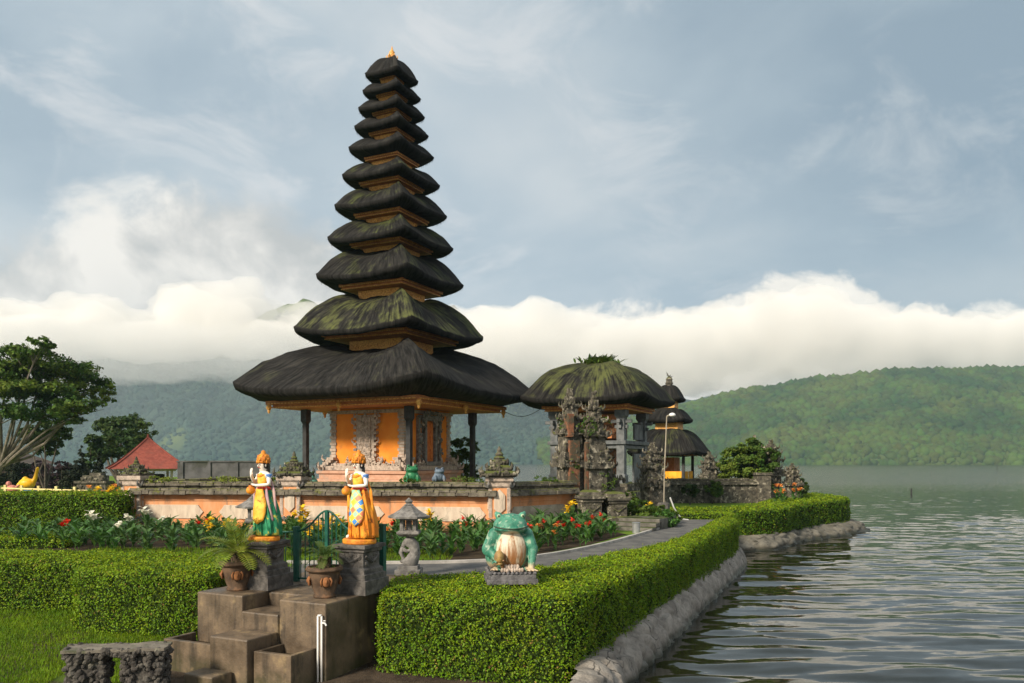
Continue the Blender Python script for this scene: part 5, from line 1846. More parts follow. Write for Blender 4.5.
body.data.polygons.foreach_set('use_smooth', [True] * len(body.data.polygons))
for sx in (-1, 1):
    b = MB(); b.ell((sx * 0.205, -0.125, 0.828), (0.034, 0.026, 0.030), 12, 9)
    e = b.build('eye', mat('frog_eye_%s' % ('right' if sx > 0 else 'left'), (0.30, 0.42, 0.25), (0.45, 0.5, 0.35), 9, 0.3, 0), frog, smooth=True)
    b = MB(); b.ell((sx * 0.208, -0.147, 0.829), (0.015, 0.008, 0.016), 8, 6); b.build('pupil', hair_m, e, smooth=True)
b = MB()
b.tube([(0.297 * math.sin(q), -0.15 - 0.222 * math.cos(q), 0.648 + 0.03 * math.sin(q) ** 2) for q in [(-1.35 + 2.7 * i / 16) for i in range(17)]], 0.010, 6)
b.build('mouth_line', mat('frog_mouth', (0.03, 0.06, 0.04), (0.06, 0.08, 0.05), 9, 0.7, 0), frog)
b = MB(); b.ell((-0.225, -0.37, 0.235), (0.085, 0.085, 0.10), 16, 12); b.lathe((-0.225, -0.37, 0.12), [(0.05, 0), (0.06, 0.02), (0.04, 0.04)], 12)
b.build('golden_ball', mat('worn_gold_paint', (0.42, 0.27, 0.09), (0.22, 0.14, 0.06), 8, 0.5, 0.4), frog, smooth=True)
b = MB()
for q in range(9): b.ell((-0.17 + q * 0.043, -0.36 + rg.uniform(-0.02, 0.02), 0.03 + rg.uniform(0, 0.01)), (0.03, 0.03, 0.035), 8, 6)
for q in range(5): b.ell((-0.10 + q * 0.05, -0.31, 0.075), (0.034, 0.03, 0.045), 8, 6)
b.build('pebble_row', carve_m, frog, smooth=True)
b = MB()
b.box((0, -0.05, -0.55), (0.62, 0.6, 1.0)); b.box((0, -0.05, -0.13), (0.86, 0.82, 0.075)); b.box((0, -0.05, -0.06), (0.80, 0.76, 0.075))
for k in range(4):
    a = k * PI / 2
    for q in range(11):
        u = -0.37 + q * 0.074
        b.ell((math.cos(a) * 0.385 - math.sin(a) * u, -0.05 + math.sin(a) * 0.365 + math.cos(a) * u, -0.005), (0.032, 0.032, 0.026), 7, 5)
b.box((0, -0.05, -0.03), (0.74, 0.70, 0.05))
b.build('plinth', mat('frog_plinth_stone', (0.075, 0.073, 0.078), (0.17, 0.165, 0.17), 8, 0.85, 0.7, 28), frog, bevel=0.008)

# small frog statues on the temple terrace
def little_frog(label, p, s, m, rz):
    root = thing('frog_statue', label, 'statue', p, rz)
    b = MB()
    b.ell((0, 0, 0.26 * s), (0.26 * s, 0.26 * s, 0.27 * s), 14, 10); b.ell((0, -0.1 * s, 0.5 * s), (0.24 * s, 0.2 * s, 0.13 * s), 14, 9)
    for sx in (-1, 1):
        b.ell((sx * 0.14 * s, -0.12 * s, 0.62 * s), 0.075 * s, 10, 8); b.ell((sx * 0.24 * s, 0.02 * s, 0.14 * s), (0.1 * s, 0.2 * s, 0.14 * s), 10, 8)
        b.ell((sx * 0.2 * s, -0.22 * s, 0.16 * s), (0.06 * s, 0.06 * s, 0.17 * s), 10, 8)
    o = b.build('body', m, None, smooth=True)
    r = o.modifiers.new('remesh', 'REMESH'); r.mode = 'VOXEL'; r.voxel_size = 0.025 * s
    q = o.modifiers.new('smooth', 'SMOOTH'); q.factor = 0.6; q.iterations = 4
    bake(o); o.parent = root
    b = MB(); b.box((0, -0.05 * s, -0.12), (0.6 * s, 0.6 * s, 0.26)); b.build('plinth', mossy_m, root)
    for sx in (-1, 1):
        b = MB(); b.ell((sx * 0.14 * s, -0.185 * s, 0.63 * s), 0.03 * s, 8, 6); b.build('eye', hair_m, root, smooth=True)
    return root


dkgreen = mat('dark_green_paint', (0.015, 0.11, 0.045), (0.03, 0.19, 0.08), 7, 0.4, 0.2)
teal_p = mat('weathered_teal_paint', (0.10, 0.30, 0.22), (0.22, 0.42, 0.32), 6, 0.6, 0.3, c3=(0.35, 0.33, 0.25), s3=3)
blueg = mat('grey_blue_paint', (0.07, 0.10, 0.14), (0.15, 0.20, 0.26), 6, 0.6, 0.3, c3=(0.4, 0.3, 0.25), s3=3)
little_frog('small dark green frog statue on the terrace by the front post of the tower', P(412, 483, 25.4) , 0.85, dkgreen, 0.2)
little_frog('small faded teal statue on the terrace beside the middle wall pillar', P(311, 491, 25.6), 0.9, teal_p, -0.4)
little_frog('small grey blue statue on the terrace near the tower door', P(439, 482, 26.2), 0.7, blueg, 0.3)

# ---- stone lanterns
def lantern(label, p, rz, s=1.0):
    root = thing('stone_lantern', label, 'lantern', p, rz)
    b = MB(); b.lathe((0, 0, -0.35), [(0.20, 0), (0.20, 0.30), (0.17, 0.36), (0.17, 0.37)], 10); b.box((0, 0, 0.06), (0.46, 0.46, 0.10)); b.box((0, 0, 0.14), (0.36, 0.36, 0.07))
    b.build('base', stone_m, root, bevel=0.01)
    b = MB()
    b.tube([(-0.02, 0, 0.16), (0.06, 0, 0.26), (0.11, 0, 0.40), (0.09, 0, 0.53), (0.0, 0, 0.61), (-0.06, 0, 0.66)], [0.16, 0.125, 0.10, 0.10, 0.11, 0.10], 12)
    b.tube([(-0.02 + 0.105 * math.cos(q) * (1 - q * 0.07), -0.02, 0.50 + 0.105 * math.sin(q) * (1 - q * 0.07)) for q in [0.4 + 0.5 * i for i in range(13)]], [0.052 - 0.0022 * i for i in range(13)], 8)
    b.tube([(-0.10, 0, 0.50), (-0.15, 0, 0.40), (-0.10, 0, 0.30), (-0.14, 0, 0.22)], [0.05, 0.04, 0.035, 0.03], 8)
    o = b.build('curled_stem', stone_m, root, smooth=True)
    b = MB()
    b.stack((0, 0, 0.70), [(0.14, 0), (0.20, 0.05), (0.20, 0.09), (0.15, 0.11)])
    for sx in (-1, 1):
        for sy in (-1, 1): b.box((sx * 0.115, sy * 0.115, 0.905), (0.065, 0.065, 0.20))
    b.box((0, 0, 1.015), (0.31, 0.31, 0.045)); b.box((0, 0, 0.90), (0.10, 0.10, 0.19))
    b.build('light_chamber', stone_m, root, bevel=0.008)
    b = MB()
    b.stack((0, 0, 1.03), [(0.33, 0.0), (0.335, 0.035), (0.24, 0.085), (0.15, 0.15), (0.09, 0.22), (0.075, 0.225)], 6, 0)
    b.lathe((0, 0, 1.245), [(0.07, 0), (0.09, 0.02), (0.05, 0.05), (0.075, 0.085), (0.03, 0.13), (0.005, 0.15)], 10)
    b.build('roof', stone_m, root, bevel=0.008)
    root.scale = (s, s, s)
    return root


lantern('grey stone lantern on a curled stem, right of the iron gate by the path', (-1.72, 13.35, 0.02), 0.0, 0.92)
lantern('grey stone lantern half hidden behind the green skirted statue', (-5.0, 15.6, 0.0), 0.3, 0.98)

# ---- iron gate
iron = mat('green_gate_paint', (0.008, 0.065, 0.045), (0.012, 0.10, 0.07), 9, 0.45, 0.2)
GL, GR, GE = Vector((-3.40, 12.62, 0)), Vector((-2.28, 12.30, 0)), Vector((-1.93, 11.95, 0))
igate = thing('iron_gate', 'dark green iron garden gate with an arched top between the statues', 'gate', (0, 0, 0))
for p, h in ((GL, 0.86), (GE, 0.95)):
    b = MB(); b.box(p + Vector((0, 0, h / 2 - 0.1)), (0.075, 0.075, h + 0.2), SANG); b.box(p + Vector((0, 0, h + 0.01)), (0.09, 0.09, 0.03), SANG); b.build('post', iron, igate)
d = GR - GL
b = MB()
mid = 0.46
def arch(t):
    return 0.80 + 0.34 * math.exp(-((t - mid) / 0.24) ** 2)
b.tube([GL + d * t + Vector((0, 0, arch(t))) for t in [i / 24 for i in range(25)]], 0.016, 6)
b.tube([GL + d * t + Vector((0, 0, 0.07)) for t in (0, 1)], 0.016, 6)
for i in range(1, 15):
    t = i / 15
    if abs(t - mid) < 0.035: continue
    q = GL + d * t
    b.tube([q + Vector((0, 0, 0.07)), q + Vector((0, 0, arch(t)))], 0.0095, 5)
for t0_ in (0.2, 0.33, 0.6, 0.74):
    cc = GL + d * t0_ + Vector((0, 0, 0.60))
    du = d.normalized()
    for sg in (-1, 1):
        b.tube([cc + du * (sg * 0.05 * (1 - 0.1 * i) * math.cos(0.55 * i)) + Vector((0, 0, sg * 0.05 + 0.05 * (1 - 0.1 * i) * math.sin(0.55 * i))) for i in range(9)], 0.007, 5)
b.build('gate_leaf', iron, igate)
b = MB(); q = GL + d * mid; b.box(q + Vector((0, 0, 0.57)), (0.06, 0.045, 1.16), SANG); b.build('gate_stile', iron, igate)
b = MB(); b.tube([GR + Vector((0, 0, 0.82)), GE + Vector((0, 0, 0.86))], 0.014, 6); b.tube([GR + Vector((0, 0, 0.1)), GE + Vector((0, 0, 0.1))], 0.014, 6)
for i in range(5):
    q = GR.lerp(GE, (i + 0.5) / 5); b.tube([q + Vector((0, 0, 0.1)), q + Vector((0, 0, 0.84))], 0.007, 5)
q0 = GL + Vector((-0.45, 0.16, 0)); b.tube([GL + Vector((0, 0, 0.80)), q0 + Vector((0, 0, 0.78))], 0.014, 6)
for i in range(4):
    q = GL.lerp(q0, (i + 0.7) / 4); b.tube([q + Vector((0, 0, 0.05)), q + Vector((0, 0, 0.79))], 0.007, 5)
b.build('side_rail', iron, igate)

# ---- potted cycads
terra = mat('dark_terracotta', (0.060, 0.038, 0.024), (0.12, 0.075, 0.045), 6, 0.8, 0.4, 24, c3=(0.24, 0.13, 0.07), s3=4)
medal = mat('orange_terracotta', (0.20, 0.085, 0.035), (0.30, 0.125, 0.045), 7, 0.8, 0.4)
cyc_y = mat('cycad_frond_yellow', (0.13, 0.19, 0.022), (0.26, 0.30, 0.035), 3, 0.45, 0, island=0.3, spec=0.35, trans=0.3)
cyc_g = mat('cycad_frond_green', (0.050, 0.105, 0.022), (0.11, 0.17, 0.03), 3, 0.45, 0, island=0.3, spec=0.35, trans=0.3)
trunk_d = mat('cycad_stem', (0.05, 0.035, 0.022), (0.10, 0.07, 0.04), 12, 0.9, 0.8)


def pot(label, p, s=1.0):
    root = thing('plant_pot', label, 'plant pot', p)
    b = MB()
    b.lathe((0, 0, 0), [(0.145 * s, 0), (0.155 * s, 0.03 * s), (0.135 * s, 0.05 * s), (0.19 * s, 0.20 * s), (0.215 * s, 0.33 * s), (0.21 * s, 0.36 * s), (0.245 * s, 0.375 * s), (0.25 * s, 0.41 * s), (0.235 * s, 0.43 * s), (0.205 * s, 0.43 * s), (0.20 * s, 0.385 * s), (0.01, 0.385 * s)], 28)
    b.build('body', terra, root, smooth=True)
    b = MB(); b.lathe((0, 0, 0.37 * s), [(0.2505 * s, 0.0), (0.258 * s, 0.02 * s), (0.2505 * s, 0.042 * s)], 28); b.build('rim_band', terra, root, smooth=True)
    for q in range(4):
        a = 0.35 + q * PI / 2
        b = MB(Matrix.Rotation(a, 4, 'Z'))
        b.ell((0.205 * s, 0, 0.235 * s), (0.025 * s, 0.055 * s, 0.07 * s), 12, 8); b.ell((0.225 * s, 0, 0.24 * s), (0.02 * s, 0.016 * s, 0.03 * s), 8, 6)
        b.tube([(0.20 * s, 0.05 * s, 0.29 * s), (0.22 * s, 0.075 * s, 0.25 * s), (0.20 * s, 0.06 * s, 0.18 * s)], 0.014 * s, 6); b.tube([(0.20 * s, -0.05 * s, 0.29 * s), (0.22 * s, -0.075 * s, 0.25 * s), (0.20 * s, -0.06 * s, 0.18 * s)], 0.014 * s, 6)
        b.build('face_medallion', medal, root, smooth=True)
    b = MB(); b.lathe((0, 0, 0.36 * s), [(0.198 * s, 0.0), (0.198 * s, 0.04 * s), (0.05 * s, 0.055 * s)], 16)
    for _ in range(70): 
        a = rg.uniform(0, 2 * PI); r_ = rg.uniform(0.05, 0.21) * s
        b.blade((r_ * math.cos(a), r_ * math.sin(a), 0.40 * s), (rg.gauss(0, 1), rg.gauss(0, 1), 0.8), 0.05, 0.02, 0.8, 2)
    b.build('ground_cover', leaf_wild, root)
    return root


def cycad(label, p, L, n, m, seed, trunk=0.14):
    root = thing('potted_cycad', label, 'cycad', p)
    rs = random.Random(seed)
    b = MB(); b.lathe((0, 0, -0.03), [(0.075, 0), (0.085, 0.05), (0.06, trunk), (0.03, trunk + 0.04)], 10)
    for _ in range(26):
        a = rs.uniform(0, 2 * PI); z = rs.uniform(0, trunk); b.ell((0.08 * math.cos(a), 0.08 * math.sin(a), z), (0.02, 0.02, 0.025), 6, 4)
    b.build('stem', trunk_d, root)
    for k in range(n):
        b = MB()
        a = 2.4 * k + rs.uniform(-0.2, 0.2)
        e = 1.25 - 1.15 * (k / n) + rs.uniform(-0.1, 0.1)
        d = Vector((math.cos(a) * math.cos(e), math.sin(a) * math.cos(e), math.sin(e)))
        Lk = L * rs.uniform(0.85, 1.1)
        p_ = Vector((0, 0, trunk - 0.02)); pts = [p_]
        N = 15
        side0 = Vector((-math.sin(a), math.cos(a), 0))
        dirs = [d]
        for q in range(N):
            d = (d + Vector((0, 0, -0.075 - 0.035 * q / N))).normalized()
            p_ = p_ + d * Lk / N; pts.append(p_); dirs.append(d)
        b.tube(pts, [0.008 * (1 - 0.8 * q / N) + 0.001 for q in range(N + 1)], 5)
        for q in range(2, N + 1):
            t_ = q / N
            w = L * 0.30 * math.sin(PI * min(0.95, 0.15 + 0.75 * t_)) ** 0.8
            for sd_ in (-1, 1):
                b.blade(pts[q], side0 * sd_ + dirs[q] * 0.75 + Vector((0, 0, 0.25)), w, 0.028 * (L / 0.56) ** 1.3, 0.35, 2, side=dirs[q].cross(side0 * sd_).cross(side0))
        b.build('frond', m, root)
    return root


p1 = sp(1.92, 0.36, 0.02); p2 = sp(0.36, 0.42, 0.02)
pot('large terracotta pot on the left stair block, holding the yellow green cycad', p1, 1.0)
pot('large terracotta pot on the right stair block, holding the small dark cycad', p2, 1.0)
cycad('yellow green cycad with long arching fronds in the left terracotta pot', p1 + Vector((0, 0, 0.40)), 0.56, 20, cyc_y, 3, 0.16)
cycad('small dark green cycad in the right terracotta pot', p2 + Vector((0, 0, 0.40)), 0.33, 18, cyc_g, 5, 0.17)
# little pot behind
b = MB(); b.lathe((0, 0, 0), [(0.07, 0), (0.09, 0.04), (0.06, 0.09), (0.11, 0.20), (0.13, 0.30), (0.15, 0.32), (0.15, 0.35), (0.12, 0.35), (0.11, 0.31), (0.005, 0.30)], 18)
o = b.build('stone_urn', ped_m, None, smooth=True); o.location = sp(2.42, 1.1, 0.02) + Vector((-0.02, 0.35, 0.0)); tag(o, 'small dark stone urn behind the left terracotta pot', 'urn')

# ---- rubble bench
rub = mat('dark_rubble', (0.035, 0.032, 0.029), (0.10, 0.092, 0.08), 9, 0.9, 0.8, 30, c3=(0.15, 0.14, 0.11), s3=6, lo3=0.58, hi3=0.7, island=0.5)
bench = thing('stone_bench', 'low bench of dark rubble stone with a flat worn top, on the lawn edge', 'bench', (-4.90, 9.95, -0.99), math.radians(8))
bench.scale = (0.95, 0.95, 1.0)
rs = random.Random(21)


def rubble(name, x0, x1, y0, y1, z0, z1, n):
    b = MB()
    b.box(((x0 + x1) / 2, (y0 + y1) / 2, (z0 + z1) / 2), (x1 - x0 - 0.03, y1 - y0 - 0.03, z1 - z0 - 0.02))
    for _ in range(n):
        f = rs.random(); A = [(x1 - x0) * (z1 - z0)] * 2 + [(y1 - y0) * (z1 - z0)] * 2
        u, v = rs.random(), rs.random()
        k = rs.choices(range(4), A)[0]
        c = [(x0 + u * (x1 - x0), y0, z0 + v * (z1 - z0)), (x0 + u * (x1 - x0), y1, z0 + v * (z1 - z0)), (x0, y0 + u * (y1 - y0), z0 + v * (z1 - z0)), (x1, y0 + u * (y1 - y0), z0 + v * (z1 - z0))][k]
        s = rs.uniform(0.025, 0.055)
        R_ = Matrix.Rotation(rs.uniform(0, 6), 3, Vector((rs.gauss(0, 1), rs.gauss(0, 1), rs.gauss(0, 1))).normalized())
        b.ell(c, (s * rs.uniform(0.8, 1.5), s, s * rs.uniform(0.6, 1.0)), 6, 4, R_)
    return b.build(name, rub, bench)


rubble('leg', -0.60, -0.13, -0.15, 0.15, -0.1, 0.49, 260); rubble('leg', 0.10, 0.60, -0.15, 0.15, -0.1, 0.49, 260)
rubble('top_course', -0.61, 0.61, -0.17, 0.17, 0.49, 0.58, 150)
b = MB(); gx_ = np.linspace(-0.63, 0.63, 22); gy_ = np.linspace(-0.20, 0.20, 9)
pts = [(x + 0.015 * mnoise.noise(Vector((x * 5, y * 5, 0))), y + 0.02 * mnoise.noise(Vector((x * 5, y * 5, 4))), 0.60 + 0.018 * mnoise.noise(Vector((x * 4, y * 4, 9)))) for y in gy_ for x in gx_]
n0 = len(pts); pts += [(x, y, 0.565) for (x, y, z) in pts]
fs_ = [(j * 22 + i, j * 22 + i + 1, (j + 1) * 22 + i + 1, (j + 1) * 22 + i) for j in range(8) for i in range(21)]
fs_ += [(i + 1, i, n0 + i, n0 + i + 1) for i in range(21)] + [(8 * 22 + i, 8 * 22 + i + 1, n0 + 8 * 22 + i + 1, n0 + 8 * 22 + i) for i in range(21)]
fs_ += [(j * 22, (j + 1) * 22, n0 + (j + 1) * 22, n0 + j * 22) for j in range(8)] + [((j + 1) * 22 + 21, j * 22 + 21, n0 + j * 22 + 21, n0 + (j + 1) * 22 + 21) for j in range(8)]
b.add(pts, fs_); b.build('seat', mat('worn_bench_top', (0.13, 0.115, 0.095), (0.20, 0.18, 0.145), 5, 0.85, 0.5, 30, c3=(0.08, 0.085, 0.05), s3=4), bench)

# ---- standpipe with tap
pvc = mat('white_pipe', (0.66, 0.66, 0.64), (0.74, 0.74, 0.72), 6, 0.4, 0.05)
q = sp(0.055, -0.0, 0)
tapo = thing('standpipe', 'thin white water pipe with a tap standing against the stair block', 'water pipe', (q.x, q.y, 0))
b = MB(); b.tube([(-0.05, -0.04, -1.1), (-0.05, -0.04, -0.14)], 0.013, 8); b.tube([(-0.05, -0.04, -0.135), (0.0, -0.04, -0.13)], 0.015, 8); b.tube([(0.0, -0.04, -1.1), (0.0, -0.04, -0.14)], 0.013, 8); b.build('pipe', pvc, tapo, smooth=True)
b = MB(); b.tube([(0.0, -0.04, -0.23), (0.05, -0.06, -0.23), (0.07, -0.07, -0.26)], 0.012, 8); b.tube([(0.03, -0.06, -0.20), (0.06, -0.07, -0.195)], 0.008, 6); b.build('tap', pvc, tapo)

# ---- lamp post and bin near the gate
lamp = thing('lamp_post', 'slim leaning lamp post with a round white lamp head beside the carved shrine', 'lamp post', (4.93, 26.0, 0))
b = MB(); b.tube([(0, 0, 0), (0.02, 0, 1.5), (0.10, 0, 3.38)], 0.019, 8); b.tube([(0.10, 0, 3.38), (0.25, 0, 3.46)], 0.025, 8); b.build('pole', mat('pale_pole', (0.26, 0.23, 0.17), (0.36, 0.32, 0.25), 4, 0.6, 0.1), lamp)
b = MB(); b.ell((0.28, 0, 3.43), (0.11, 0.09, 0.07), 14, 10); b.lathe((0.28, 0, 3.42), [(0.08, -0.04), (0.115, 0.0), (0.07, 0.06), (0.02, 0.08)], 14); b.build('lamp_head', pvc, lamp, smooth=True)
b = MB(); b.lathe((0, 0, 0), [(0.20, 0), (0.20, 0.56), (0.17, 0.58), (0.17, 0.60)], 12); o = b.build('short_post', ped_m, None); o.location = (4.85, 25.6, 0.0); tag(o, 'dark stump like post at the foot of the leaning lamp post', 'post')
b = MB(); b.tube([(5.1, 25.8, 0.75), (5.25, 25.9, 0.4), (5.5, 26.0, 0.05), (5.75, 26.1, 0.01)], 0.025, 6); tag(b.build('hose', pvc), 'pale hose curving down to the ground by the lamp post', 'hose')
b = MB(); b.lathe((0, 0, 0), [(0.10, 0), (0.11, 0.26), (0.12, 0.28), (0.09, 0.29)], 14); o = b.build('metal_can', mat('dull_metal', (0.35, 0.36, 0.37), (0.45, 0.46, 0.47), 5, 0.4, 0.1, metallic=0.6)); o.location = (3.32, 21.4, 0.0); tag(o, 'small grey metal can beside the gate steps', 'can')
# cable between the roofs
A, B_ = MC + Matrix.Rotation(YAW, 3, 'Z') @ Vector((3.2, -3.2, 3.9)), BC + Matrix.Rotation(YAW, 3, 'Z') @ Vector((-1.7, 1.7, 3.95))
b = MB(); b.tube([A.lerp(B_, t_ / 12) + Vector((0, 0, -0.25 * math.sin(PI * t_ / 12))) for t_ in range(13)], 0.012, 5); tag(b.build('slack_cable', post_m), 'thin slack cable strung between the tower eave and the pavilion roof', 'cable')
# stakes far out in the lake
for (px, py, h, d_, lab) in ((911, 492, 0.55, 82, 'short wooden stake standing in the lake off the point'), (997, 468, 2.2, 260, 'tall thin stake far out in the lake at the right')):
    b = MB(); c = G(px, 462 + 3.25 * 800 / d_, WZ); b.tube([(c.x, d_, WZ - 1), (c.x + 0.05, d_, WZ + h)], 0.09, 6); tag(b.build('wooden_stake', post_m), lab, 'stake')
# ------------------------------------------------------------------ flower beds, shrubs, trees and the far garden
canna_l = mat('canna_leaf', (0.045, 0.125, 0.022), (0.095, 0.20, 0.035), 2.5, 0.42, 0, island=0.45, spec=0.4, trans=0.25)
lily_l = mat('lily_leaf', (0.05, 0.12, 0.03), (0.10, 0.18, 0.04), 2.5, 0.45, 0, island=0.4, spec=0.35, trans=0.25)
PET = {'red': mat('red_petal', (0.62, 0.018, 0.010), (0.74, 0.05, 0.015), 6, 0.6, 0, trans=0.3), 'yellow': mat('yellow_petal', (0.80, 0.50, 0.01), (0.86, 0.62, 0.03), 6, 0.6, 0, trans=0.3),
       'white': mat('white_petal', (0.80, 0.78, 0.62), (0.86, 0.84, 0.74), 6, 0.6, 0, trans=0.3), 'orange': mat('orange_petal', (0.80, 0.27, 0.04), (0.85, 0.40, 0.10), 6, 0.6, 0, trans=0.3)}


def canna_mesh(seed, h, leafm, stems=3, ll=0.42, lw=0.13):
    rs = random.Random(seed)
    b = MB()
    tips = []
    for s in range(stems):
        c = Vector((rs.gauss(0, 0.07), rs.gauss(0, 0.07), -0.02))
        hh = h * rs.uniform(0.7, 1.0)
        lean = Vector((rs.gauss(0, 0.06), rs.gauss(0, 0.06), 0))
        pts = [c + lean * t * t + Vector((0, 0, hh * t)) for t in (0, 0.35, 0.7, 1.0)]
        b.tube(pts, [0.013, 0.012, 0.010, 0.007], 5)
        n = rs.randint(5, 7)
        for k in range(n):
            t = 0.12 + 0.66 * k / n
            p = c + lean * t * t + Vector((0, 0, hh * t))
            a = 2.4 * k + s + rs.uniform(-0.4, 0.4)
            b.blade(p, (math.cos(a) * 0.75, math.sin(a) * 0.75, rs.uniform(0.7, 1.4)), ll * rs.uniform(0.7, 1.15), lw * rs.uniform(0.75, 1.15), rs.uniform(0.7, 1.5), 5, 0.12)
        tips.append(pts[-1])
    return b, tips


def flower_mesh(p, rs, size, n=9):
    b = MB()
    for k in range(n):
        a = rs.uniform(0, 2 * PI)
        q = p + Vector((rs.gauss(0, 0.022), rs.gauss(0, 0.022), rs.uniform(-0.09, 0.05)))
        b.blade(q, (math.cos(a), math.sin(a), rs.uniform(0.3, 1.5)), size * rs.uniform(0.7, 1.2), size * 0.62, 1.1, 3, 0.1)
    return b


bedpoly = [Vector(p) for p in inset(bed, 0.14)]


def inside(p, poly):
    c = False
    n = len(poly)
    for i in range(n):
        a, b = poly[i], poly[i - 1]
        if (a[1] > p[1]) != (b[1] > p[1]) and p[0] < (b[0] - a[0]) * (p[1] - a[1]) / (b[1] - a[1]) + a[0]:
            c = not c
    return c


protos = []
for k in range(6):
    root = thing('canna_plant', 'leafy green canna without flowers in the bed along the temple wall', 'canna', (0, 0, 0), 0, 'cannas without flowers along the temple wall')
    b, tips = canna_mesh(100 + k, random.Random(k).uniform(0.62, 0.9), canna_l if k % 3 else lily_l, 3, 0.44, 0.135)
    b.build('foliage', canna_l if k % 3 else lily_l, root)
    protos.append(root)
fprotos = {}
LAB = {'red': 'canna with red flowers in the bed below the temple wall', 'yellow': 'tall canna with yellow flowers in the bed below the temple wall',
       'white': 'pale flowering lily among the plants left of the lantern', 'orange': 'canna with orange flowers in the bed near the gate steps'}
for cidx, col in enumerate(PET):
    for v in range(2):
        root = thing('canna_plant' if col != 'white' else 'lily_plant', LAB[col], 'canna' if col != 'white' else 'lily', (0, 0, 0), 0, col + ' flowering plants in the bed')
        rs = random.Random(200 + cidx * 7 + v)
        b, tips = canna_mesh(300 + cidx * 5 + v, 1.0, canna_l if col != 'white' else lily_l, 2, 0.42, 0.12)
        b.build('foliage', canna_l if col != 'white' else lily_l, root)
        for tp in tips[:2]:
            flower_mesh(tp, rs, 0.17 if col != 'white' else 0.22, 11 if col != 'white' else 7).build('flower', PET[col], root)
        fprotos[(col, v)] = root
used = set()


def place(proto, x, y, rz, s):
    if proto.name in used:
        o = copy_tree(proto)
    else:
        used.add(proto.name); o = proto
    o.location = (x, y, 0.005); o.rotation_euler = (0, 0, rz); o.scale = (s, s, s)
    return o


rs = random.Random(77)
spots = []
# flowers the photograph shows: pixel column, pixel row of the bloom, depth, colour
for (px, py, d, col) in [(66, 520, 17.6, 'red'), (95, 511, 18.6, 'white'), (130, 514, 19.4, 'white'), (147, 507, 20.5, 'white'), (117, 522, 18.2, 'white'), (160, 517, 19.5, 'white'),
                         (208, 517, 18.8, 'yellow'), (213, 527, 18.0, 'yellow'), (203, 530, 19.0, 'red'), (226, 519, 19, 'yellow'), (241, 518, 18.5, 'orange'),
                         (306, 505, 19.3, 'yellow'), (318, 521, 17.6, 'yellow'), (310, 530, 17.0, 'yellow'), (298, 512, 18.5, 'yellow'), (338, 514, 18.2, 'yellow'), (330, 512, 19.0, 'yellow'), (379, 519, 18, 'orange'), (382, 522, 17.6, 'orange'),
                         (394, 516, 19.4, 'red'), (433, 509, 19.2, 'yellow'), (465, 518, 19.6, 'red'), (528, 527, 17.6, 'red'), (537, 533, 17.2, 'orange'), (562, 530, 18.3, 'red'), (574, 525, 18.9, 'red'),
                         (583, 538, 18.0, 'red'), (593, 526, 20.0, 'red'), (602, 518, 20.8, 'red'), (569, 501, 20.6, 'yellow'), (648, 502, 24.2, 'yellow'), (654, 507, 24.4, 'yellow'), (556, 540, 17.2, 'orange'), (545, 527, 18.6, 'red')]:
    c = P(px, py, d)
    o = place(fprotos[(col, rs.randint(0, 1))], c.x, d, rs.uniform(0, 6), max(0.55, min(1.5, c.z / (0.98 if col != 'white' else 0.88))))
    spots.append((c.x, d))
tries = 0
cnt = 0
while tries < 6000 and cnt < 230:
    tries += 1
    x, y = rs.uniform(-12.4, 3.0), rs.uniform(15, 23.4)
    if not inside((x, y), bedpoly): continue
    if min((x - a) ** 2 + (y - b_) ** 2 for a, b_ in spots) < 0.31 ** 2: continue
    if y > 21.0 and x < -3: 
        if rs.random() < 0.6: continue
    spots.append((x, y)); cnt += 1
    place(rs.choice(protos), x, y, rs.uniform(0, 6), rs.uniform(0.50, 0.74) * (1.25 if x > 0.3 else 1.0))

# yellow flowers on the point
for k, (px, py, d) in enumerate([(778, 494, 34.9), (786, 491, 36.0), (792, 496, 36.3), (798, 493, 37.6), (783, 499, 34.8)]):
    c = P(px, py, d)
    if k == 0:
        o = copy_tree(fprotos[('orange', 0)])
    else:
        o = copy_tree(fprotos[('orange', k % 2)])
    o['label'] = 'pale orange flowers behind the far hedge on the point'; o['group'] = 'flowers behind the far hedge'
    o.location = (c.x, d, 0.0); o.scale = (0.9,) * 3; o.rotation_euler = (0, 0, k * 1.3)


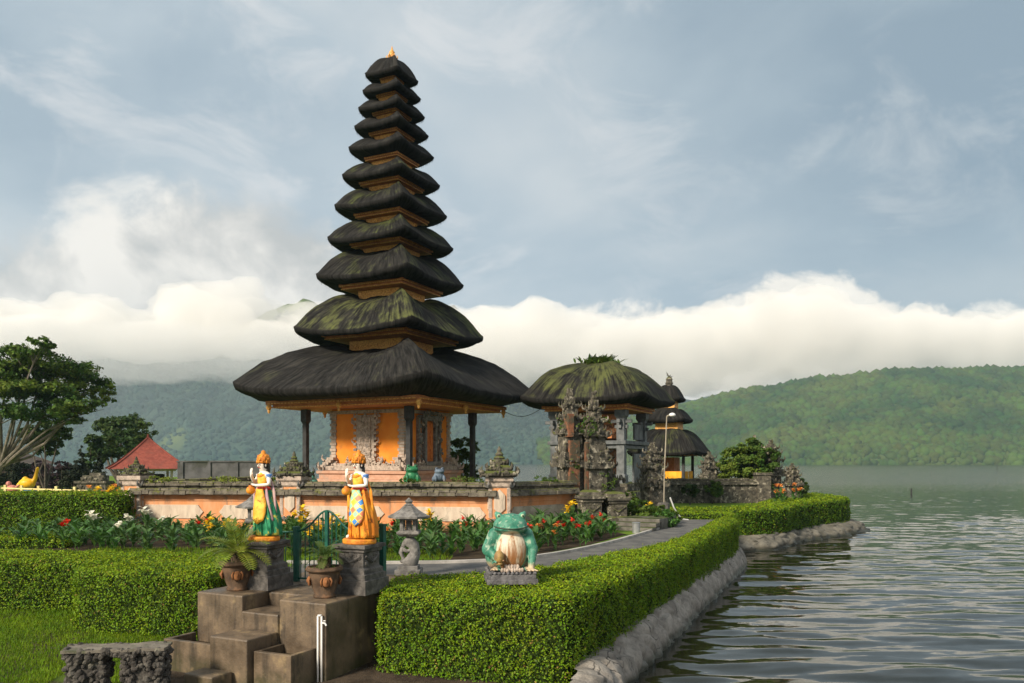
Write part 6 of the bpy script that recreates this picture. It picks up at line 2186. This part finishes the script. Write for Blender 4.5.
def bush(name, label, cat, blobs, leafm, n, size, stem=True, seed=0, stemm=None, base=None, thick=0.05, shell=0.55):
    """foliage gathered in uneven clumps with gaps between them; blobs = [(centre, radius or (rx,ry,rz))]"""
    rg_ = np.random.default_rng(seed + 900)
    root = thing(name, label, cat)
    pos, nor = [], []
    wts = []
    for c, r in blobs:
        r = np.array([r, r, r] if isinstance(r, (int, float)) else r, float); wts.append(r[0] * r[1] + r[0] * r[2])
    wts = np.array(wts) / sum(wts)
    for (c, r), w in zip(blobs, wts):
        r = np.array([r, r, r] if isinstance(r, (int, float)) else r, float)
        m = int(n * w)
        # sub clumps inside each blob
        nc = int(min(150, max(12, 42 * np.mean(r) / max(size * 6, 0.2))))
        d = rg_.normal(0, 1, (nc, 3)); d /= np.linalg.norm(d, axis=1)[:, None]
        cc = d * (shell + (1 - shell) * rg_.random((nc, 1)) ** 0.6) * r
        k = rg_.integers(nc, size=m)
        e = rg_.normal(0, 1, (m, 3)); e /= np.linalg.norm(e, axis=1)[:, None]
        e[:, 2] = e[:, 2] * 0.7
        p = cc[k] + e * (rg_.random((m, 1)) ** 0.5) * np.mean(r) * 0.30
        pos.append(p + np.array(c)); q = p / r; nor.append(q / (np.linalg.norm(q, axis=1)[:, None] + 1e-6) * 0.6 + np.array([0, 0, 0.5]))
    leaves(np.concatenate(pos), np.concatenate(nor), size, leafm, root, rg_, tilt=0.7)
    if stem:
        b = MB()
        cs = [Vector(c) for c, r in blobs]
        base = Vector(base) if base is not None else Vector((sum(c.x for c in cs) / len(cs), sum(c.y for c in cs) / len(cs), min(c.z for c in cs) - 1))
        for c in cs:
            m1 = base.lerp(c, 0.45) + Vector((rg_.normal() * 0.08, rg_.normal() * 0.08, 0)) * (c - base).length
            b.tube([base, m1, c], [thick, thick * 0.6, thick * 0.2], 6)
        b.build('stems', stemm or trunk_d, root)
    return root


bark = mat('pale_bark', (0.11, 0.095, 0.075), (0.21, 0.185, 0.15), 5, 0.9, 0.6, 18, c3=(0.09, 0.085, 0.06), s3=2)
bark_d = mat('dark_bark', (0.05, 0.042, 0.033), (0.10, 0.085, 0.065), 5, 0.9, 0.6, 18)
tree_l = mat('tree_leaf', (0.032, 0.075, 0.010), (0.07, 0.125, 0.016), 0.5, 0.6, 0, island=0.6, spec=0.2, trans=0.2, c3=(0.12, 0.17, 0.02), s3=0.35, lo3=0.50, hi3=0.62)
tree_l2 = mat('round_tree_leaf', (0.030, 0.062, 0.014), (0.065, 0.10, 0.02), 0.6, 0.6, 0, island=0.6, spec=0.2, trans=0.2)
dark_l = mat('dark_shrub_leaf', (0.014, 0.022, 0.012), (0.034, 0.042, 0.020), 0.7, 0.7, 0, island=0.6, spec=0.15, trans=0.1)
purp_l = mat('purple_shrub_leaf', (0.040, 0.024, 0.030), (0.075, 0.05, 0.055), 0.7, 0.7, 0, island=0.6, spec=0.15, trans=0.1)

# the great spreading tree on the left
T0 = 45.0
bl = [(-60, 392, 30, 20), (-25, 372, 36, 20), (8, 362, 34, 20), (30, 352, 22, 12), (42, 342, 14, 7), (45, 366, 36, 16), (72, 372, 30, 14), (92, 384, 24, 12), (104, 396, 14, 9), (20, 388, 40, 16), (58, 392, 34, 14),
      (80, 404, 24, 12), (0, 412, 22, 10), (38, 410, 30, 12), (64, 418, 18, 10), (55, 432, 16, 9), (40, 438, 14, 9), (-40, 420, 26, 14)]
rs = random.Random(4)
blobs = []
for (px, py, rw, rh) in bl:
    c = P(px, py, T0 + rs.uniform(-2.2, 2.2)); k = T0 / FPX
    blobs.append(((c.x, c.y, c.z), (rw * k, rw * k * 0.9, rh * k * 0.72)))
tr = bush('shade_tree', 'great spreading tree with a layered crown and pale leaning limbs at the far left', 'tree', blobs, tree_l, 27000, 0.21, stem=False, seed=1, shell=0.35)
b = MB()
base = P(-22, 492, T0); base.z = -0.1
fork = P(2, 462, T0)
b.tube([base, base.lerp(fork, 0.5) + Vector((0.1, 0, 0)), fork], [0.34, 0.27, 0.2], 10)
for (c, r) in blobs:
    c = Vector(c) - Vector((0, 0, r[2] * 0.3))
    m1 = fork.lerp(c, 0.5) + Vector((rs.uniform(-0.4, 0.4), rs.uniform(-0.4, 0.4), -0.5))
    b.tube([fork + Vector((rs.uniform(-.08, .08), rs.uniform(-.08, .08), -0.2)), m1, m1.lerp(c, 0.6) + Vector((0, 0, 0.1)), c], [0.10, 0.07, 0.045, 0.015], 6)
    for _ in range(5):
        e = c + Vector((rs.uniform(-1, 1) * r[0], rs.uniform(-1, 1) * r[1], rs.uniform(-0.2, 0.6) * r[2]))
        b.tube([m1.lerp(c, 0.7), e], [0.035, 0.008], 4)
b.build('trunk', bark, tr)
# round trees and shrubs behind
def px_blobs(lst, d, sq=0.9, seed=0):
    rs_ = random.Random(seed)
    out = []
    for (px, py, rw, rh) in lst:
        dd = d + rs_.uniform(-0.06, 0.06) * d * 0.4
        c = P(px, py, dd); k = dd / FPX
        out.append(((c.x, c.y, c.z), (rw * k, rw * k * sq, rh * k)))
    return out


c = P(122, 476, 62); bush('round_tree', 'round green tree standing behind the red roofed pavilion', 'tree', px_blobs([(124, 428, 24, 14), (108, 430, 14, 12), (140, 432, 14, 12), (120, 444, 26, 14), (134, 452, 16, 10), (104, 448, 14, 12)], 62, seed=2), tree_l2, 9000, 0.26, base=(c.x, 62, 0.0), stemm=bark_d, thick=0.18, seed=2)
c = P(92, 476, 60); bush('small_tree', 'small leafy tree at the left edge of the round tree', 'tree', px_blobs([(92, 442, 9, 8), (100, 455, 10, 10), (90, 462, 8, 8)], 60, seed=3), tree_l2, 2600, 0.24, base=(c.x, 60, 0.0), stemm=bark_d, thick=0.10, seed=3)
c = P(45, 478, 52); bush('airy_tree', 'thin airy tree with two dark stems under the great spreading tree', 'tree', px_blobs([(44, 430, 16, 10), (30, 436, 12, 8), (60, 434, 12, 9), (50, 447, 14, 8), (38, 446, 10, 6)], 52, seed=5), tree_l2, 4200, 0.22, base=(c.x, 52, 0.0), stemm=bark_d, thick=0.10, seed=5)
for k, (px, d, h, lab) in enumerate(((81, 58, 2.6, 'dark narrow conifer beside the purple shrubs'), (99, 57, 2.2, 'dark narrow conifer left of the red roofed pavilion'))):
    c = P(px, 470, d)
    bush('conifer', lab, 'conifer', [((c.x, d, 0.5 + q * h * 0.22), (0.62 - 0.13 * q, 0.62 - 0.13 * q, h * 0.2)) for q in range(5)], dark_l, 2600, 0.16, base=(c.x, d, -0.1), stemm=bark_d, thick=0.07, seed=11 + k, shell=0.3)
for k, (px, lab, m) in enumerate(((-12, 'dark shrub under the hut roof at the left edge', dark_l), (14, 'dark shrub behind the yellow bird ride', dark_l), (38, 'dark shrub right of the yellow bird ride', purp_l), (60, 'purple leaved shrub under the airy tree', purp_l), (74, 'low dark shrub in front of the narrow conifer', dark_l))):
    bush('dark_shrub', lab, 'shrub', px_blobs([(px - 5, 474, 11, 9), (px + 7, 472, 10, 9), (px, 482, 13, 8), (px + 2, 465, 7, 5)], 56, seed=20 + k), m, 3600, 0.17, seed=20 + k, base=(P(px, 480, 56).x, 56, 0), stemm=bark_d)
for k, (px, py, rw, rh, d, lab) in enumerate(((94, 487, 10, 7, 50, 'dark bush by the grey planter left of the pavilion'), (108, 488, 9, 7, 44, 'dark bush in the shade of the red roof'), (166, 484, 12, 5, 41, 'low leafy bush between the pavilion and the grey wall'), (132, 479, 12, 8, 40, 'bushy plants in front of the red roofed pavilion'))):
    bush('garden_bush', lab, 'bush', px_blobs([(px, py, rw, rh), (px + rw * 0.6, py + 2, rw * 0.6, rh * 0.8)], d, seed=40 + k), dark_l if k < 2 else leaf_wild, 1500, 0.14, seed=40 + k, base=(P(px, py, d).x, d, 0), stemm=bark_d)
# tall reed like shrub behind the tower post
c = P(461, 478, 33.5); bush('leafy_shrub', 'upright leafy shrub behind the right post of the tower', 'shrub', [((c.x + dx, 33.5, z), (0.42, 0.4, 0.5)) for dx, z in ((-0.1, 1.2), (0.35, 1.3), (0.1, 1.9), (0.3, 2.5), (-0.15, 2.4))], leaf_wild, 5000, 0.11, base=(c.x, 33.5, 0.2), stemm=bark_d, seed=60)
# bush at the point and shrubs by the gate
c = P(744, 480, 39.5); bush('round_bush', 'round green bush among the stone shrines on the point', 'bush', px_blobs([(738, 460, 18, 15), (752, 453, 14, 14), (726, 471, 17, 11), (750, 470, 20, 14), (768, 460, 11, 14)], 38.6, seed=6), tree_l, 16000, 0.13, base=(c.x, 39.5, 0.2), stemm=bark_d, seed=61)
for k, (x, y, r, h, lab) in enumerate(((3.9, 24.3, 0.55, 0.7, 'leafy shrub to the right of the gate steps'), (4.4, 23.4, 0.4, 0.45, 'low broad leaved plant by the path near the gate steps'), (4.75, 24.7, 0.4, 0.5, 'low green plant at the foot of the short post'), (3.5, 25.2, 0.5, 1.0, 'tall mossy shrub growing against the gate pier'))):
    bush('gate_shrub', lab, 'shrub', [((x, y, h * 0.55), (r, r, h * 0.5)), ((x + r * 0.5, y - r * 0.3, h * 0.35), (r * 0.7, r * 0.7, h * 0.4))], leaf_wild if k != 1 else canna_l, 1500, 0.11, base=(x, y, 0), stemm=bark_d, seed=70 + k, thick=0.02)
for k, (px, py, rw, rh, d, lab) in enumerate(((800, 486, 7, 8, 38.6, 'leafy shrub at the water end of the far wall'), (712, 488, 10, 7, 36.4, 'low bush in front of the far wall near the small pagoda'), (690, 489, 8, 6, 35.5, 'small bush at the left end of the far wall'), (764, 484, 9, 9, 37.2, 'bush growing against the stone shrine on the point'))):
    bush('point_shrub', lab, 'shrub', px_blobs([(px, py, rw, rh), (px + rw * 0.5, py + 3, rw * 0.7, rh * 0.8)], d, seed=140 + k), leaf_wild if k % 2 else tree_l2, 2200, 0.11, seed=140 + k, base=(P(px, py, d).x, d, 0), stemm=bark_d, thick=0.03)
# small plants along the wall top
for k, (px, py, d, s, lab) in enumerate(((160, 485, 23.3, 0.16, 'small yellow green plants on the wall cap near the left pillar'), (225, 483, 23.1, 0.2, 'small yellow green plants on the wall cap before the grey wall'), (268, 482, 23.0, 0.14, 'small tuft on the wall cap beside the middle pillar'),
                                         (468, 482, 22.3, 0.22, 'leafy tuft on the wall cap left of the turning pillar'), (547, 484, 23.4, 0.16, 'small tuft on the oblique wall cap near the gate'), (410, 500, 21.9, 0.12, 'tiny tuft on the wall cap behind the right lantern'))):
    c = P(px, py, d)
    bush('wall_plant', lab, 'plant', [((c.x - s, d, 1.40), (s * 1.4, s, s * 0.6)), ((c.x + s, d, 1.38), (s * 1.2, s, s * 0.5))], cyc_y if k < 3 else leaf_wild, 420, 0.055, stem=False, seed=80 + k)
# leaves creeping on the gate
bush('creeper', 'ferns and creepers growing on the mossy gate towers', 'plant', [((1.75, 24.1, 1.75), (0.3, 0.25, 0.2)), ((2.3, 24.0, 3.0), (0.3, 0.25, 0.3)), ((1.6, 24.4, 3.1), (0.25, 0.2, 0.25)), ((2.75, 24.5, 3.15), (0.25, 0.2, 0.2)), ((2.9, 24.3, 1.3), (0.3, 0.2, 0.4))], leaf_wild, 900, 0.07, stem=False, seed=90)

# ---- far garden: pavilion, hut, walls, rides
def hip(b, half_x, half_y, z0, z1, sag=0.12, steps=8, ridge=0.0):
    rings = []
    for k in range(steps + 1):
        t = k / steps
        w = 1 - t
        z = z0 + (z1 - z0) * (t ** (1 + sag))
        rings.append(((half_x - ridge) * w + ridge, half_y * w + 0.02, z))
    pts, fs_ = [], []
    for hx_, hy_, z in rings:
        pts += [(-hx_, -hy_, z), (hx_, -hy_, z), (hx_, hy_, z), (-hx_, hy_, z)]
    for j in range(steps):
        for i in range(4):
            fs_.append((j * 4 + i, j * 4 + (i + 1) % 4, (j + 1) * 4 + (i + 1) % 4, (j + 1) * 4 + i))
    fs_ += [(3, 2, 1, 0), tuple(steps * 4 + i for i in range(4))]
    b.add(pts, fs_)


def tile_m(name, c1, c2):
    m = bpy.data.materials.new(name); m.use_nodes = True
    t = NT(m.node_tree)
    o = t.add('ShaderNodeTexCoord').outputs['Object']
    x, y, z = t.add('ShaderNodeSeparateXYZ', ins={0: o}).outputs
    rows = t.math('FRACT', t.math('MULTIPLY', z, 7.0))
    n = t.noise(o, 6, 5, 0.6)
    col = t.mix(t.sstep(n, 0.35, 0.65), c1, c2)
    col = t.mix(t.math('MULTIPLY', t.sstep(t.noise(o, 1.5, 4), 0.5, 0.7), 0.6), col, (0.10, 0.04, 0.03))
    b = t.add('ShaderNodeBump', ins={'Strength': 0.8, 'Distance': 0.04, 'Height': rows})
    bs = t.add('ShaderNodeBsdfPrincipled', ins={'Base Color': col, 'Roughness': 0.85, 'Normal': b})
    t.add('ShaderNodeOutputMaterial', ins={0: bs})
    return m


tile_r = tile_m('red_roof_tile', (0.20, 0.042, 0.028), (0.29, 0.07, 0.045))
tile_b = tile_m('brown_roof_tile', (0.09, 0.070, 0.055), (0.15, 0.115, 0.09))
c = P(148, 470, 46)
pav = thing('red_roofed_pavilion', 'open pavilion with a steep red tiled roof beyond the temple wall', 'pavilion', (c.x, 46, 0), 0.5)
b = MB(); hip(b, 2.1, 2.1, 1.52, 3.3, 0.22)
b.tube([(0, 0, 3.2), (0, 0, 3.5)], [0.1, 0.04], 8)
for sx in (-1, 1):
    for sy in (-1, 1): b.tube([(sx * 2.1 * (1 - t), sy * 2.1 * (1 - t), 1.54 + 1.76 * t ** 1.22) for t in [i / 8 for i in range(9)]], 0.06, 6)
b.build('roof', tile_r, pav)
b = MB(); b.box((0, 0, 1.52), (3.5, 3.5, 0.10)); b.box((0, 0, 1.43), (2.7, 2.7, 0.09)); b.build('ceiling', mat('cream_wood', (0.55, 0.48, 0.36), (0.62, 0.55, 0.44), 4, 0.7, 0.1), pav)
for sx in (-1, 1):
    for sy in (-1, 1):
        b = MB(); b.box((sx * 1.15, sy * 1.15, 0.75), (0.13, 0.13, 1.5)); b.build('post', MATS['cream_wood'], pav)
b = MB(); b.box((0, 0, 0.15), (3.0, 3.0, 0.3)); b.build('floor', stone_m, pav)
b = MB(); b.box((0, 0.3, 0.75), (1.7, 1.5, 0.9)); b.build('counter', dark_under, pav)
c = P(-8, 470, 66)
hut = thing('garden_hut', 'long low hut with a brown tiled hip roof under the great tree', 'hut', (c.x, 66, 0), -0.1)
b = MB(); hip(b, 4.1, 2.6, 1.75, 3.1, 0.05, ridge=1.6); b.build('roof', tile_b, hut)
b = MB(); b.box((0, 0, 0.85), (6.4, 3.6, 1.75)); b.build('wall', dark_under, hut)
b = MB(); b.box((0, 0, 0.95), (4.9, 0.25, 1.9)); b.box((0, 0, 1.93), (4.95, 0.36, 0.08))
for i in range(4): b.box((-2.2 + i * 1.47, -0.15, 0.95), (0.16, 0.1, 1.9))
o = b.build('garden_wall', mat('dark_grey_wall', (0.060, 0.060, 0.062), (0.11, 0.11, 0.112), 2, 0.9, 0.3, 18, c3=(0.04, 0.045, 0.03), s3=0.7)); c = P(224, 470, 43); o.location = (c.x, 43, 0); tag(o, 'long dark grey wall behind the temple wall', 'wall')
b = MB(); b.box((0, 0, 0.4), (1.5, 0.6, 0.8)); b.box((0, 0, 0.85), (1.7, 0.8, 0.12)); b.box((0.1, 0, 1.05), (1.1, 0.6, 0.3)); b.box((0.2, 0, 1.25), (0.6, 0.5, 0.16)); relief(b, random.Random(2), -0.7, 0.7, 0.1, 1.1, -0.32, 40, 0.07)
c = P(94, 480, 42); o = b.build('stone_altar', mossy_m); o.location = (c.x, 42, 0); tag(o, 'low stepped mossy altar left of the corner pillar', 'altar')

# yellow swan ride
yel = mat('yellow_fibreglass', (0.78, 0.40, 0.01), (0.84, 0.50, 0.02), 4, 0.4, 0.1)
c = P(27, 488, 50)
ride = thing('bird_ride', 'yellow swan shaped playground ride with a long raised neck', 'playground ride', (c.x, 50, 0), 0.0)
b = MB(); b.ell((0, 0, 0.55), (0.52, 0.34, 0.34), 16, 10); b.ell((-0.3, 0, 0.45), (0.34, 0.25, 0.22), 12, 8); b.ell((-0.1, 0, 0.78), (0.2, 0.2, 0.22), 12, 8)
b.tube([(0.3, 0, 0.55), (0.5, 0, 0.85), (0.58, 0, 1.2), (0.66, 0, 1.5), (0.72, 0, 1.58)], [0.2, 0.13, 0.1, 0.1, 0.05], 10)
o = b.build('body', yel, None)
r = o.modifiers.new('remesh', 'REMESH'); r.mode = 'VOXEL'; r.voxel_size = 0.04
bake(o); o.parent = ride; o.data.polygons.foreach_set('use_smooth', [True] * len(o.data.polygons))
b = MB(); b.box((0.25, -0.1, 0.10), (0.8, 0.7, 0.2)); b.build('base', mat('blue_base', (0.05, 0.16, 0.32), (0.08, 0.22, 0.40), 4, 0.6, 0.1), ride, bevel=0.03)
b = MB(); b.ell((0, 0, 0.25), (0.35, 0.25, 0.25), 12, 8); b.ell((-0.2, 0, 0.55), (0.16, 0.16, 0.18), 10, 8); b.tube([(0.2, 0, 0.3), (0.45, 0, 0.5)], [0.12, 0.05], 8); b.box((0.0, 0, 0.06), (0.6, 0.4, 0.12))
o = b.build('animal_ride', mat('pink_fibreglass', (0.45, 0.16, 0.12), (0.55, 0.22, 0.18), 4, 0.5, 0.1)); c = P(12, 488, 49); o.location = (c.x, 49, 0); tag(o, 'small pink animal ride left of the yellow swan ride', 'playground ride')
fw = mat('pale_yellow_rail', (0.62, 0.50, 0.20), (0.72, 0.62, 0.30), 4, 0.7, 0.1)
fr_ = thing('rail_fence', 'low pale yellow rail fence running along the far lawn', 'fence', (0, 0, 0))
A, B_ = P(-30, 490, 47), P(88, 490, 41); A.z = B_.z = 0
b = MB(); b.tube([A + Vector((0, 0, 0.42)), B_ + Vector((0, 0, 0.42))], 0.05, 6); b.tube([A + Vector((0, 0, 0.2)), B_ + Vector((0, 0, 0.2))], 0.04, 6); b.build('rail', fw, fr_)
for i in range(7):
    q = A.lerp(B_, (i + 0.3) / 7); b = MB(); b.box(q + Vector((0, 0, 0.3)), (0.12, 0.12, 0.62)); b.build('post', fw, fr_)
for k in range(9):
    c = P(92 + 4.2 * k, 486, 33 + 0.3 * k)
    o = copy_tree(fprotos[('yellow' if k % 3 else 'orange', k % 2)])
    o.location = (c.x, 33 + 0.3 * k, 0); o.scale = (0.9,) * 3; o.rotation_euler = (0, 0, k * 1.1)
    o['label'] = 'flowering plants in a row beyond the tall dark hedge'; o['group'] = 'flowering row beyond the dark hedge'
